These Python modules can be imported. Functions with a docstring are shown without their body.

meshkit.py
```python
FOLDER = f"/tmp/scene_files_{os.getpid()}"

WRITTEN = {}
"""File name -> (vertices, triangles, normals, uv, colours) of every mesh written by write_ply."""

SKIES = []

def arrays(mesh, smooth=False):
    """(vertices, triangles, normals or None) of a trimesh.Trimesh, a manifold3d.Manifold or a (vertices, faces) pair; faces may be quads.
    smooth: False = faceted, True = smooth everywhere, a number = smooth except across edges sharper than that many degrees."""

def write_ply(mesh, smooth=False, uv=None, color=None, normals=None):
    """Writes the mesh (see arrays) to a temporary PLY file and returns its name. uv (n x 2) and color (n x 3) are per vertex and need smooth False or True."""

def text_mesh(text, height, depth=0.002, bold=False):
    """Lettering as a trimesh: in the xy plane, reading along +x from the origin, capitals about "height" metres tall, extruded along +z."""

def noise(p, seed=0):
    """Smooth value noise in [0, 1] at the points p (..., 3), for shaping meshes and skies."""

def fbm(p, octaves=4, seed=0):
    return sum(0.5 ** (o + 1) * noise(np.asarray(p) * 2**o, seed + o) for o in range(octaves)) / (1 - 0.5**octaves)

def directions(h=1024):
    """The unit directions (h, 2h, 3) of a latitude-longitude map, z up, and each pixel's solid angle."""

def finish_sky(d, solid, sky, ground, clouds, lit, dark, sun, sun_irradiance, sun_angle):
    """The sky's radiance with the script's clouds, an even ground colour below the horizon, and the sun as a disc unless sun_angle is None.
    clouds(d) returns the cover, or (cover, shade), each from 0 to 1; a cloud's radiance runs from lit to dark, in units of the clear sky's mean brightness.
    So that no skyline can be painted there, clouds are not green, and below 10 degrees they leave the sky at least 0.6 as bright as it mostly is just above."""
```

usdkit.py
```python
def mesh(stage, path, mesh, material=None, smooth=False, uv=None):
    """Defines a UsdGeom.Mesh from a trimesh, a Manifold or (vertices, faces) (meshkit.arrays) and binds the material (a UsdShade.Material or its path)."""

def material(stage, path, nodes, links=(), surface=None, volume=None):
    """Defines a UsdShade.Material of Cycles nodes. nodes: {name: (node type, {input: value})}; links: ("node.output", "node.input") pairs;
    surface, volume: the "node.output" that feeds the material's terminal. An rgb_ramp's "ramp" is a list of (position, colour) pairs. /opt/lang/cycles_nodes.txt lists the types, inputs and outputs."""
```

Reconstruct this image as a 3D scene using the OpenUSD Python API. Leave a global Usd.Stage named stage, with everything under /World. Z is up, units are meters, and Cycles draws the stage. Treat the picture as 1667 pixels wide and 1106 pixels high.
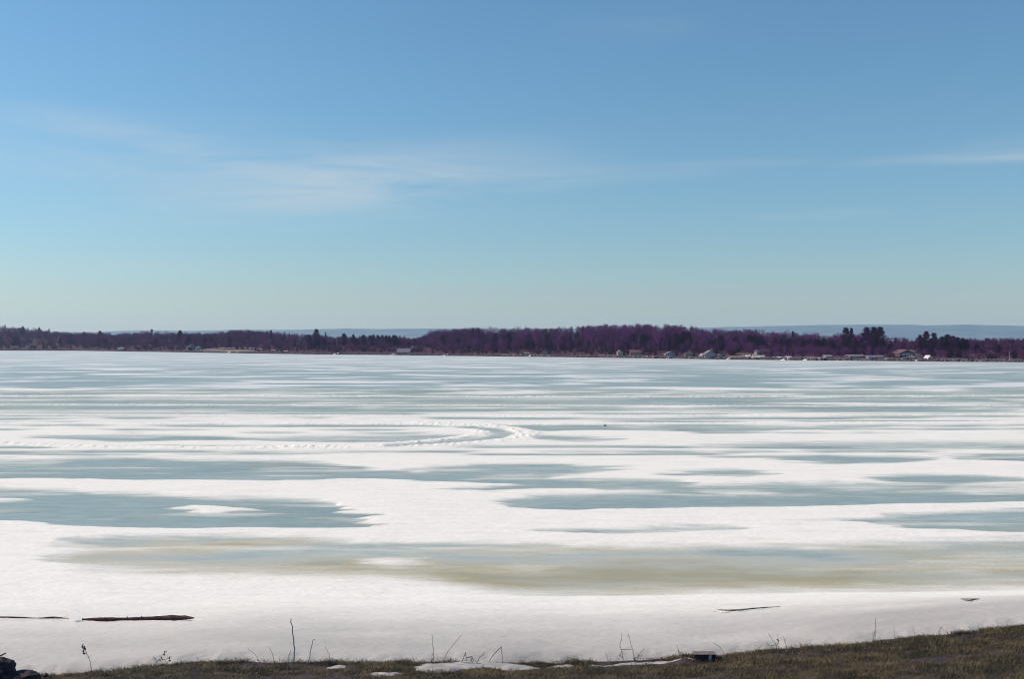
import math
import numpy as np
import trimesh
from scipy import ndimage
import usdkit
import meshkit
from pxr import Usd, UsdGeom, UsdLux, UsdShade, Sdf, Gf, Vt

stage = Usd.Stage.CreateInMemory()
world = UsdGeom.Xform.Define(stage, '/World')
stage.SetDefaultPrim(world.GetPrim())
UsdGeom.Scope.Define(stage, '/World/Looks')
T = Sdf.ValueTypeNames
MAT = {}


def material(name, nodes, links, surface=None, volume=None):
    MAT[name] = usdkit.material(stage, '/World/Looks/' + name, nodes, links, surface, volume)
    return MAT[name]


# ------------------------------------------------------------------ camera, sky, sun
F, CU, HZ, EYE = 1790.0, 833.5, 556.0, 9.0          # focal length in photo pixels, centre column, horizon row, eye height over the ice
cam = UsdGeom.Camera.Define(stage, '/World/camera')
cam.CreateHorizontalApertureAttr(36.0)
cam.CreateVerticalApertureAttr(36.0 * 680 / 1024)
cam.CreateFocalLengthAttr(36.0 * F / 1667)
cam.CreateClippingRangeAttr(Gf.Vec2f(0.5, 60000))
cam.CreateExposureAttr(EXPO := 0.32)
xf = UsdGeom.Xformable(cam)
xf.AddTranslateOp().Set(Gf.Vec3d(0, 0, EYE))
xf.AddRotateXYZOp().Set(Gf.Vec3f(90 + math.degrees(math.atan(3.0 / F)), 0, 0))

SUN_AZ, SUN_EL = math.radians(-78), math.radians(33)   # azimuth from +y towards +x
sun_dir = np.array([math.sin(SUN_AZ) * math.cos(SUN_EL), math.cos(SUN_AZ) * math.cos(SUN_EL), math.sin(SUN_EL)])


def clouds_material():
    n = {'tc': ('texture_coordinate', {}), 'xyz': ('separate_xyz', {}),
         'az': ('math', {'math_type': 'arctan2'}), 'el': ('math', {'math_type': 'arcsine'}),
         'sky': ('sky_texture', {'sky_type': 'single_scattering', 'sun_disc': False, 'sun_elevation': SUN_EL, 'sun_rotation': SUN_AZ,
                                 'air_density': 1.2, 'aerosol_density': 0.25, 'ozone_density': 8.0, 'altitude': 50.0}),
         'hs': ('hsv', {'hue': 0.488, 'saturation': 1.0, 'value': 1.0}), 'q': ('combine_xyz', {}), 'map1': ('mapping', {'scale': (5.0, 42.0, 1.0), 'rotation': (0, 0, -0.03)}),
         'n1': ('noise_texture', {'scale': 1.0, 'detail': 6.0, 'roughness': 0.6, 'distortion': 0.6}),
         'map2': ('mapping', {'scale': (2.2, 9.0, 1.0), 'location': (3.3, 0.7, 0)}),
         'n2': ('noise_texture', {'scale': 1.0, 'detail': 3.0}),
         'st': ('map_range', {'from_min': 0.28, 'from_max': 0.78, 'clamp': True}),
         'ba': ('map_range', {'from_min': 0.60, 'from_max': 0.85, 'to_max': 0.22, 'clamp': True}),
         'bg': ('background_shader', {'strength': 0.09})}
    l = [('tc.generated', 'xyz.vector'), ('xyz.x', 'az.value1'), ('xyz.y', 'az.value2'), ('xyz.z', 'el.value1'),
         ('az.value', 'q.x'), ('el.value', 'q.y'), ('q.vector', 'map1.vector'), ('map1.vector', 'n1.vector'), ('q.vector', 'map2.vector'), ('map2.vector', 'n2.vector'),
         ('n1.fac', 'st.value'), ('n2.fac', 'ba.value')]
    # faint cirrus banks: azimuth, elevation (radians), half widths, tilt, strength
    banks = [(-0.25, 0.150, 0.40, 0.062, -0.03, 0.40), (-0.32, 0.172, 0.16, 0.022, -0.14, 0.42), (-0.19, 0.125, 0.26, 0.036, 0.10, 0.42), (-0.25, 0.155, 0.20, 0.012, -0.10, 0.25),
             (-0.06, 0.155, 0.22, 0.040, 0.08, 0.38), (-0.10, 0.135, 0.20, 0.008, 0.02, 0.32), (0.42, 0.152, 0.32, 0.0075, -0.025, 0.50),
             (0.46, 0.160, 0.16, 0.018, 0.03, 0.24), (0.27, 0.111, 0.09, 0.007, 0.0, 0.30), (0.12, 0.152, 0.20, 0.014, 0.03, 0.24), (-0.34, 0.065, 0.16, 0.010, 0.0, 0.16)]
    last = 'ba.result'
    for i, (a, e, wa, we, tilt, s) in enumerate(banks):
        p = f'b{i}'
        n[p + 'm'] = ('mapping', {'mapping_type': 'texture', 'location': (a, e, 0), 'rotation': (0, 0, tilt), 'scale': (wa, we, 1.0)})
        n[p + 'g'] = ('gradient_texture', {'gradient_type': 'spherical'})
        n[p + 's'] = ('map_range', {'range_type': 'smoothstep', 'to_max': s, 'clamp': True})
        n[p + 'a'] = ('math', {'math_type': 'add'})
        l += [('q.vector', p + 'm.vector'), (p + 'm.vector', p + 'g.vector'), (p + 'g.fac', p + 's.value'), (p + 's.result', p + 'a.value1'), (last, p + 'a.value2')]
        last = p + 'a.value'
    n['cov'] = ('math', {'math_type': 'multiply', 'use_clamp': True})
    n['mix'] = ('mix', {'mix_type': 'mix', 'color2': (5.4, 5.9, 6.2)})
    l += [(last, 'cov.value1'), ('st.result', 'cov.value2'), ('cov.value', 'mix.fac'), ('sky.color', 'hs.color'), ('hs.color', 'mix.color1'), ('mix.color', 'bg.color')]
    return material('sky_material', n, l, surface='bg.background')


dome = UsdLux.DomeLight.Define(stage, '/World/sky')
dome.GetPrim().SetCustomDataByKey('kind', 'structure')
UsdShade.MaterialBindingAPI.Apply(dome.GetPrim()).Bind(clouds_material())
sun = UsdLux.DistantLight.Define(stage, '/World/sun')
sun.CreateIntensityAttr(1.05)
sun.CreateAngleAttr(0.5)
sun.CreateColorAttr(Gf.Vec3f(1.0, 0.88, 0.76))
sun.GetPrim().CreateAttribute('inputs:normalize', T.Bool).Set(True)
UsdGeom.Xformable(sun).AddTransformOp().Set(Gf.Matrix4d().SetRotate(Gf.Rotation(Gf.Vec3d(0, 0, 1), Gf.Vec3d(*map(float, sun_dir)))))

# ------------------------------------------------------------------ helpers
used = {}


def numbered(parent, name):
    k = (parent, name)
    n = used.get(k, 0)
    used[k] = n + 1
    return f'{parent}/{name}' if n == 0 else f'{parent}/{name}_{n:03d}'


def path_of(parent):
    return '/World' if parent is None else (parent if isinstance(parent, str) else str(parent.GetPath()))


def tag(p, label=None, category=None, group=None, kind=None):
    p = p.GetPrim() if hasattr(p, 'GetPrim') else p
    for k, v in (('label', label), ('category', category), ('group', group), ('kind', kind)):
        if v:
            p.SetCustomDataByKey(k, v)
    return p


def obj(name, m, mat, parent=None, smooth=False):
    return usdkit.mesh(stage, numbered(path_of(parent), name), m, MAT[mat], smooth).GetPrim()


def thing(name, label, category, loc=(0, 0, 0), rot=0.0, group=None, scale=None):
    x = UsdGeom.Xform.Define(stage, numbered('/World', name))
    x.AddTranslateOp().Set(Gf.Vec3d(*map(float, loc)))
    x.AddRotateZOp().Set(float(rot))
    if scale is not None:
        x.AddScaleOp().Set(Gf.Vec3f(*map(float, scale)))
    return tag(x, label, category, group)


def fattr(prim, name, values):
    UsdGeom.PrimvarsAPI(prim).CreatePrimvar(name, T.FloatArray, 'vertex').Set(Vt.FloatArray.FromNumpy(np.asarray(values, np.float32)))


class MB:
    """Collects triangles."""

    def __init__(self):
        self.v, self.f, self.n = [], [], 0

    def add(self, v, f):
        v, f = np.asarray(v, float), np.asarray(f, int)
        if f.shape[1] == 4:
            f = np.vstack([f[:, [0, 1, 2]], f[:, [0, 2, 3]]])
        self.v.append(v), self.f.append(f + self.n)
        self.n += len(v)
        return self

    def tm(self, m):
        return self.add(m.vertices, m.faces)

    def box(self, lo, hi):
        m = trimesh.creation.box(np.subtract(hi, lo))
        m.apply_translation((np.asarray(lo, float) + hi) / 2)
        return self.tm(m)

    def tube(self, pts, radii, sides=5):
        p = np.asarray(pts, float)
        r = np.broadcast_to(radii, (len(p),))
        t = np.gradient(p, axis=0)
        t /= np.linalg.norm(t, axis=1, keepdims=True) + 1e-12
        a = np.cross(t, np.where(np.abs(t[:, 2:]) < 0.9, [0, 0, 1.0], [1.0, 0, 0]))
        a /= np.linalg.norm(a, axis=1, keepdims=True) + 1e-12
        b, ang = np.cross(t, a), np.arange(sides) * 2 * np.pi / sides
        v = p[:, None] + r[:, None, None] * (np.cos(ang)[None, :, None] * a[:, None] + np.sin(ang)[None, :, None] * b[:, None])
        i, j = np.meshgrid(np.arange(len(p) - 1), np.arange(sides), indexing='ij')
        q = np.stack([i * sides + j, i * sides + (j + 1) % sides, (i + 1) * sides + (j + 1) % sides, (i + 1) * sides + j], -1).reshape(-1, 4)
        return self.add(v.reshape(-1, 3), q)

    def prism(self, poly, y0, y1):
        """poly in xz, extruded along y."""
        p = np.asarray(poly, float)
        n = len(p)
        v = np.vstack([np.c_[p[:, 0], np.full(n, y0), p[:, 1]], np.c_[p[:, 0], np.full(n, y1), p[:, 1]]])
        f = [[i, (i + 1) % n, n + (i + 1) % n] for i in range(n)] + [[i, n + (i + 1) % n, n + i] for i in range(n)]
        f += [[0, i + 1, i] for i in range(1, n - 1)] + [[n, n + i, n + i + 1] for i in range(1, n - 1)]
        return self.add(v, np.array(f))

    def mesh(self):
        return np.vstack(self.v), np.vstack(self.f)


def smooth01(x):
    x = np.clip(x, 0, 1)
    return x * x * (3 - 2 * x)


def curve(pts):
    a = np.array(pts, float)
    return lambda u: np.interp(u, a[:, 0], a[:, 1])


def fbm2(x, y, sx, sy, octaves=4, seed=0):
    p = np.stack([np.asarray(x) / sx, np.asarray(y) / sy, np.full(np.shape(x), 0.37 + seed * 3.1)], -1)
    return meshkit.fbm(p, octaves, seed) * 2 - 1


def bump_nodes(n, l, scale, strength, dist, target='p', detail=4.0, pos='geo.position'):
    n['bn'] = ('noise_texture', {'scale': scale, 'detail': detail, 'roughness': 0.6})
    n['bu'] = ('bump', {'strength': strength, 'distance': dist})
    l += [(pos, 'bn.vector'), ('bn.fac', 'bu.height'), ('bu.normal', target + '.normal')]


# ------------------------------------------------------------------ materials
def simple(name, c1, c2, scale=3.0, rough=0.8, bump=0.3, dist=0.02, spec=0.3, lo=0.35, hi=0.65, rnd=0.0):
    n = {'geo': ('geometry', {}), 'no': ('noise_texture', {'scale': scale, 'detail': 5.0, 'roughness': 0.65}),
         'ra': ('rgb_ramp', {'ramp': [(lo, c1), (hi, c2)]}), 'p': ('principled_bsdf', {'roughness': rough, 'specular_ior_level': spec})}
    l = [('geo.position', 'no.vector'), ('no.fac', 'ra.fac')]
    if rnd:
        n['oi'] = ('object_info', {})
        n['mr'] = ('map_range', {'to_min': 1 - rnd, 'to_max': 1 + rnd})
        n['hs'] = ('hsv', {})
        l += [('oi.random', 'mr.value'), ('mr.result', 'hs.value'), ('ra.color', 'hs.color'), ('hs.color', 'p.base_color')]
    else:
        l += [('ra.color', 'p.base_color')]
    if bump:
        bump_nodes(n, l, scale * 4, bump, dist)
    return material(name, n, l, 'p.BSDF')


simple('bark', (0.066, 0.008, 0.072), (0.105, 0.022, 0.105), 0.6, rnd=0.35, bump=0)
simple('twig', (0.080, 0.007, 0.090), (0.135, 0.027, 0.130), 0.12, rnd=0.35, bump=0)
simple('pale_bark', (0.20, 0.16, 0.19), (0.30, 0.25, 0.27), 0.6, rnd=0.2, bump=0)
simple('needles', (0.030, 0.000, 0.044), (0.054, 0.003, 0.068), 0.5, rnd=0.3, bump=0)
simple('brush', (0.055, 0.007, 0.055), (0.095, 0.022, 0.080), 0.3, rnd=0.35, bump=0)
simple('far_wood', (0.075, 0.045, 0.085), (0.12, 0.08, 0.125), 0.2, rnd=0.35, bump=0)
simple('white_paint', (0.46, 0.43, 0.42), (0.56, 0.53, 0.51), 1.0, bump=0)
simple('cream_paint', (0.34, 0.28, 0.25), (0.42, 0.36, 0.31), 1.0, bump=0)
simple('grey_paint', (0.14, 0.13, 0.17), (0.20, 0.19, 0.23), 1.0, bump=0)
simple('blue_paint', (0.12, 0.12, 0.19), (0.17, 0.18, 0.25), 1.0, bump=0)
simple('brown_paint', (0.10, 0.05, 0.065), (0.15, 0.08, 0.095), 1.0, bump=0)
simple('dark_roof', (0.045, 0.03, 0.055), (0.085, 0.06, 0.09), 2.0, bump=0)
simple('grey_roof', (0.13, 0.12, 0.15), (0.20, 0.18, 0.22), 2.0, bump=0)
simple('pale_roof', (0.19, 0.16, 0.19), (0.27, 0.24, 0.26), 2.0, bump=0)
simple('red_roof', (0.13, 0.05, 0.06), (0.19, 0.08, 0.08), 2.0, bump=0)
simple('brick', (0.22, 0.12, 0.10), (0.30, 0.17, 0.14), 4.0, bump=0)
simple('window_glass', (0.02, 0.02, 0.03), (0.04, 0.04, 0.05), 2.0, rough=0.1, spec=0.5, bump=0)
simple('dock_wood', (0.30, 0.26, 0.25), (0.42, 0.38, 0.36), 2.0, bump=0)
simple('shore_stone', (0.045, 0.03, 0.05), (0.15, 0.115, 0.125), 0.25, bump=0)
simple('shore_snow', (0.62, 0.60, 0.58), (0.74, 0.72, 0.69), 0.6, bump=0.2, dist=0.1)
simple('driftwood', (0.022, 0.009, 0.011), (0.075, 0.032, 0.032), 9.0, bump=0.6, dist=0.02)
simple('grey_driftwood', (0.10, 0.09, 0.09), (0.24, 0.21, 0.20), 9.0, bump=0.6, dist=0.02)
simple('dark_stone', (0.018, 0.010, 0.018), (0.055, 0.028, 0.034), 5.0, bump=0.7, dist=0.03)
simple('grey_stone', (0.10, 0.10, 0.10), (0.26, 0.26, 0.26), 6.0, bump=0.6, dist=0.02)
simple('dry_stem', (0.22, 0.20, 0.19), (0.34, 0.31, 0.29), 14.0, bump=0.3, dist=0.003)
simple('dark_stem', (0.11, 0.10, 0.10), (0.19, 0.17, 0.165), 14.0, bump=0.3, dist=0.003)
simple('dark_timber', (0.020, 0.010, 0.016), (0.045, 0.022, 0.030), 7.0, bump=0.4, dist=0.01)
simple('pale_concrete', (0.30, 0.27, 0.26), (0.42, 0.38, 0.37), 9.0, bump=0.4, dist=0.006)
simple('weathered_board', (0.14, 0.10, 0.10), (0.22, 0.16, 0.155), 9.0, bump=0.4, dist=0.006)
simple('grass_blades', (0.045, 0.032, 0.014), (0.150, 0.108, 0.050), 1.3, rough=0.7, rnd=0.5, bump=0)
simple('green_blades', (0.040, 0.035, 0.019), (0.085, 0.072, 0.040), 1.3, rough=0.7, rnd=0.4, bump=0)
simple('soil', (0.022, 0.011, 0.017), (0.060, 0.038, 0.034), 2.6, bump=0.8, dist=0.04)
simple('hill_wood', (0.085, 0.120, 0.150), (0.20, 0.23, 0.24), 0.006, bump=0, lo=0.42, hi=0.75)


# ice: colour by depth of the water and slush (near the near shore it is olive), thin wind-blown snow far out
def ice_nodes(n, l):
    n.update({
        'geo': ('geometry', {}), 'sp': ('separate_xyz', {}),
        # large tone variation
        'm0': ('mapping', {'scale': (0.035, 0.10, 1.0)}), 'n0': ('noise_texture', {'scale': 1.0, 'detail': 5.0, 'roughness': 0.6}),
        'r0': ('rgb_ramp', {'ramp': [(0.28, (0.25, 0.320, 0.305)), (0.52, (0.325, 0.395, 0.372)), (0.75, (0.45, 0.505, 0.465))]}),
        # fine streaks
        'm1': ('mapping', {'scale': (0.5, 1.9, 1.0)}), 'n1': ('noise_texture', {'scale': 1.0, 'detail': 6.0, 'roughness': 0.7}),
        'r1': ('rgb_ramp', {'ramp': [(0.32, (0.80, 0.80, 0.80)), (0.7, (1.18, 1.18, 1.18))]}),
        'mu': ('mix', {'mix_type': 'multiply', 'fac': 1.0}),
        # near-shore slush
        'ns': ('noise_texture', {'scale': 1.0, 'detail': 4.0, 'roughness': 0.6}), 'ms': ('mapping', {'scale': (0.10, 0.25, 1.0), 'location': (4.0, 1.0, 0)}),
        'ss': ('math', {'math_type': 'multiply_add', 'value2': 26.0, 'value3': -13.0}), 'sy': ('math', {'math_type': 'add'}),
        'rs': ('map_range', {'range_type': 'smoothstep', 'from_min': 52.5, 'from_max': 45.0, 'clamp': True}),
        'cs': ('rgb_ramp', {'ramp': [(0.30, (0.39, 0.345, 0.215)), (0.43, (0.47, 0.445, 0.35)), (0.62, (0.55, 0.545, 0.475))]}),
        'ol': ('map_range', {'range_type': 'smoothstep', 'from_min': 47.0, 'from_max': 42.5, 'to_max': -0.075, 'clamp': True}), 'oa': ('math', {'math_type': 'add'}),
        'mx': ('mix', {'mix_type': 'mix'}),
        # far: thin snow in wind streaks
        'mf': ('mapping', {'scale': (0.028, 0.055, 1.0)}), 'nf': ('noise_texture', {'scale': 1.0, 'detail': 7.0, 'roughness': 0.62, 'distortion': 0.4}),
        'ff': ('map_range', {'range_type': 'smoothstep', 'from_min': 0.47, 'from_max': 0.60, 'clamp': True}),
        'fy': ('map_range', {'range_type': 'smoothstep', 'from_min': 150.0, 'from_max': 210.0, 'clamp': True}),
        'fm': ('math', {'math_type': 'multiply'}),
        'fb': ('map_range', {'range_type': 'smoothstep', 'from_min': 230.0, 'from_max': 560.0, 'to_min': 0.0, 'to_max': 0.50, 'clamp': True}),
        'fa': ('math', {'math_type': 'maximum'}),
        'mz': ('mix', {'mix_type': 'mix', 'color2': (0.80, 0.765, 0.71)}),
    })
    l += [('geo.position', 'sp.vector'), ('geo.position', 'm0.vector'), ('m0.vector', 'n0.vector'), ('n0.fac', 'r0.fac'),
          ('geo.position', 'm1.vector'), ('m1.vector', 'n1.vector'), ('n1.fac', 'r1.fac'), ('r0.color', 'mu.color1'), ('r1.color', 'mu.color2'),
          ('geo.position', 'ms.vector'), ('ms.vector', 'ns.vector'), ('ns.fac', 'ss.value1'), ('ss.value', 'sy.value1'), ('sp.y', 'sy.value2'), ('sy.value', 'rs.value'),
          ('sp.y', 'ol.value'), ('ns.fac', 'oa.value1'), ('ol.result', 'oa.value2'), ('oa.value', 'cs.fac'), ('rs.result', 'mx.fac'), ('mu.color', 'mx.color1'), ('cs.color', 'mx.color2'),
          ('geo.position', 'mf.vector'), ('mf.vector', 'nf.vector'), ('nf.fac', 'ff.value'), ('sp.y', 'fy.value'), ('ff.result', 'fm.value1'), ('fy.result', 'fm.value2'),
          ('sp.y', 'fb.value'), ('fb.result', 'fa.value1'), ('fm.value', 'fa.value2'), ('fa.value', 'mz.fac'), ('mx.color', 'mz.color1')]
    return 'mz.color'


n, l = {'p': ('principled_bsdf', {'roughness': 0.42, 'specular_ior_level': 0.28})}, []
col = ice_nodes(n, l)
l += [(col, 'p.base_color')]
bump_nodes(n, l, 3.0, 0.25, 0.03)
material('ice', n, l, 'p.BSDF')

n, l = {'p': ('principled_bsdf', {'roughness': 0.75, 'specular_ior_level': 0.22}), 'at': ('attribute', {'attribute': 'cover'}), 'ad': ('attribute', {'attribute': 'painted_grey'})}, []
col = ice_nodes(n, l)
n.update({'mg': ('mapping', {'scale': (0.30, 1.5, 1.0), 'rotation': (0, 0, 0.06)}), 'ng': ('noise_texture', {'scale': 1.0, 'detail': 6.0, 'roughness': 0.7}),
          'na': ('math', {'math_type': 'multiply_add', 'value2': 1.0, 'value3': -0.5}), 'nb': ('math', {'math_type': 'add'}),
          'cv': ('map_range', {'range_type': 'smoothstep', 'from_min': 0.05, 'from_max': 1.0, 'clamp': True}),
          'sn': ('rgb_ramp', {'ramp': [(0.3, (0.84, 0.785, 0.71)), (0.65, (0.91, 0.855, 0.775))]}),
          'di': ('mix', {'mix_type': 'mix', 'color2': (0.37, 0.34, 0.315)}),  # mixes the painted vignette darkening into the snow colour
          'fin': ('mix', {'mix_type': 'mix'}),
          'mb': ('mapping', {'scale': (3.2, 5.5, 3.0), 'rotation': (0, 0, 0.5)}), 'vb': ('noise_texture', {'scale': 1.0, 'detail': 5.0, 'roughness': 0.55}),
          'bu': ('bump', {'strength': 0.32, 'distance': 0.10})})
l += [('geo.position', 'mg.vector'), ('mg.vector', 'ng.vector'), ('ng.fac', 'na.value1'), ('na.value', 'nb.value1'), ('at.fac', 'nb.value2'), ('nb.value', 'cv.value'),
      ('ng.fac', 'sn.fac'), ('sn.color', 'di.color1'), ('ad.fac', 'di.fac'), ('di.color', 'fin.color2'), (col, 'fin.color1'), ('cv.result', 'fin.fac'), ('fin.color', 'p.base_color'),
      ('geo.position', 'mb.vector'), ('mb.vector', 'vb.vector'), ('vb.fac', 'bu.height'), ('bu.normal', 'p.normal')]
material('snow', n, l, 'p.BSDF')

# ------------------------------------------------------------------ terrain functions
vshore = curve([(-400, 570.2), (0, 571), (120, 571.3), (300, 574), (480, 577), (620, 578.3), (760, 580), (950, 582.3), (1100, 584.6), (1300, 587), (1480, 588.6), (1667, 590.3), (2100, 594)])


def ucol(x, y):
    return CU + F * np.asarray(x) / np.maximum(y, 1e-6)


def dshore(u):
    return EYE * F / (vshore(u) - HZ)


crest_v = curve([(-600, 1112), (0, 1103), (60, 1101), (150, 1094), (250, 1084), (350, 1080), (480, 1080), (560, 1083), (610, 1079), (700, 1081), (830, 1081), (900, 1082), (1000, 1079),
                 (1080, 1075), (1130, 1070), (1180, 1071), (1260, 1062), (1400, 1049), (1500, 1039), (1667, 1022), (2200, 985)])
YC = 27.0


_cx = np.linspace(-60, 60, 2401)
_cz = ndimage.gaussian_filter1d(EYE - (crest_v(ucol(_cx, YC)) + 5 - HZ) * YC / F, 14)


def crest_z(x):
    return np.interp(x, _cx, _cz)


def near_ground(x, y):
    """Height of the near bank under snow and grass."""
    x, y = np.asarray(x, float), np.asarray(y, float)
    zc = crest_z(x)
    s = smooth01((41.5 - y) / (41.5 - YC))
    z = -0.12 + (zc + 0.12) * s
    up = np.where(y < YC, (YC - y) * 0.12 + np.maximum(19 - y, 0) * 0.16, 0)
    z = np.minimum(z + up, 7.3)
    z = z + 0.13 * np.exp(-((x - 4.25) / 0.30) ** 2 - ((y - 26.9) / 0.35) ** 2)
    lump = 0.05 * fbm2(x, y, 0.9, 0.6, 3, 5) + 0.08 * fbm2(x, y, 3.0, 1.6, 3, 6)
    return z + lump * smooth01((YC + 0.8 - y) / 1.2)


def far_ground(x, y):
    x, y = np.asarray(x, float), np.asarray(y, float)
    u = ucol(x, y)
    s = y - dshore(u)
    z = np.interp(s, [-30, -1, 0, 2.5, 20, 60, 110, 200, 420, 900, 2500, 9000], [-3, -0.5, -0.05, 1.0, 2.1, 4.6, 7.0, 8.8, 9.0, 6, 5, 5])
    wave = fbm2(x, y, 70, 45, 3, 9)
    z = z + wave * np.clip(s / 60, 0, 1) * 1.2
    hill = 19 * np.exp(-((u + 60) / 150.0) ** 2) * smooth01((s - 60) / 520)             # wooded hill at the far left
    mound = 2.0 * np.exp(-((u - 1481) / 15.0) ** 2) * smooth01(s / 8.0) * smooth01((70 - s) / 40)   # lawn mound on the right
    return z + hill + mound


def hit(u, v, ground, y0, y1):
    """Where the sight line through a photo pixel meets the ground."""
    y = np.linspace(y0, y1, 4000)
    x = (u - CU) / F * y
    ray = EYE - (v - HZ) / F * y
    below = np.nonzero(ray <= ground(x, y))[0]
    k = below[0] if len(below) else len(y) - 1
    return float(x[k]), float(y[k]), float(ground(x[k:k + 1], y[k:k + 1])[0])


def grid_faces(nr, nc):
    i, j = np.meshgrid(np.arange(nr - 1), np.arange(nc - 1), indexing='ij')
    a = i * nc + j
    return np.stack([a, a + 1, a + nc + 1, a + nc], -1).reshape(-1, 4)


# ------------------------------------------------------------------ setting: ice, land, hills, bank
# the ice: a flat sheet with radial rows
tt = np.linspace(-0.9, 0.9, 61)
yy = np.concatenate([[36.0], np.geomspace(45, 1300, 40)])
Y, Tt = np.meshgrid(yy, tt, indexing='ij')
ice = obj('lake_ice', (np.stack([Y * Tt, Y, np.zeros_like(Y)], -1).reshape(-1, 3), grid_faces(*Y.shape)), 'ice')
tag(ice, 'flat grey-blue lake ice showing between the snow drifts', kind='structure')

# far land
us = np.linspace(-420, 2090, 503)
ss = np.concatenate([[-25, -3, -0.6, 0.0, 1.2, 2.6, 5], np.linspace(9, 300, 60), np.geomspace(330, 9300, 26)])
S, U = np.meshgrid(ss, us, indexing='ij')
Y = dshore(U) + S
X = (U - CU) / F * Y
Z = far_ground(X, Y)
n = {'geo': ('geometry', {}), 'a': ('attribute', {'attribute': 'lawn'}), 'no': ('noise_texture', {'scale': 0.05, 'detail': 6.0, 'roughness': 0.7}),
     'r1': ('rgb_ramp', {'ramp': [(0.3, (0.045, 0.014, 0.042)), (0.7, (0.095, 0.045, 0.065))]}), 'r2': ('rgb_ramp', {'ramp': [(0.35, (0.26, 0.215, 0.17)), (0.65, (0.40, 0.36, 0.28))]}),
     'm': ('mix', {'mix_type': 'mix'}), 'p': ('principled_bsdf', {'roughness': 0.9, 'specular_ior_level': 0.1})}
material('land', n, [('geo.position', 'no.vector'), ('no.fac', 'r1.fac'), ('no.fac', 'r2.fac'), ('r1.color', 'm.color1'), ('r2.color', 'm.color2'), ('a.fac', 'm.fac'), ('m.color', 'p.base_color')], 'p.BSDF')
lawns = [(1481, 17, 45), (1035, 14, 12), (985, 14, 10), (1205, 26, 14), (1330, 40, 10), (1425, 25, 10), (1225, 22, 30), (1130, 20, 8), (370, 45, 30), (840, 60, 7), (660, 20, 8), (940, 25, 6), (1545, 18, 8)]
lawn = np.zeros_like(S)
for u0, wu, ws in lawns:
    lawn = np.maximum(lawn, np.exp(-((U - u0) / wu) ** 4 - (S / ws) ** 4))
lawn *= (S > 2.0) * (0.75 + 0.4 * fbm2(X, Y, 14, 10, 3, 3))
land = obj('far_shore_land', (np.stack([X, Y, Z], -1).reshape(-1, 3), grid_faces(*S.shape)), 'land', smooth=True)
fattr(land, 'lawn', np.clip(lawn, 0, 1).ravel())
tag(land, 'low rising land of the far shore with brown ground and pale lawns', kind='structure')

# far ridge
ridge_v = curve([(-420, 545), (-100, 542), (0, 541), (150, 541), (230, 537.8), (300, 539), (400, 537), (480, 537.2), (560, 535), (620, 536), (700, 535), (800, 536), (1000, 534.5), (1150, 533.5),
                 (1250, 531.2), (1350, 529.2), (1400, 528.8), (1490, 529), (1510, 530.2), (1570, 528.6), (1667, 531), (1800, 533), (2090, 540)])
us2 = np.linspace(-420, 2090, 420)
q = np.linspace(-1, 1, 25)
Q, U = np.meshgrid(q, us2, indexing='ij')
Y = 8300 + 1500 * Q
X = (U - CU) / F * Y
top = EYE + (HZ - ridge_v(U)) * 8300 / F
Z = 5 + (top - 5) * np.clip(1 - np.abs(Q), 0, 1) ** 0.8
rough = fbm2(X, Y, 260, 420, 5, 21)
Z = Z + rough * (14 * (1 - Q ** 2) * np.clip(np.abs(Q) * 2, 0, 1)) + 1.5 * fbm2(X, Y, 60, 300, 3, 4) * (1 - Q ** 2)
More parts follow.
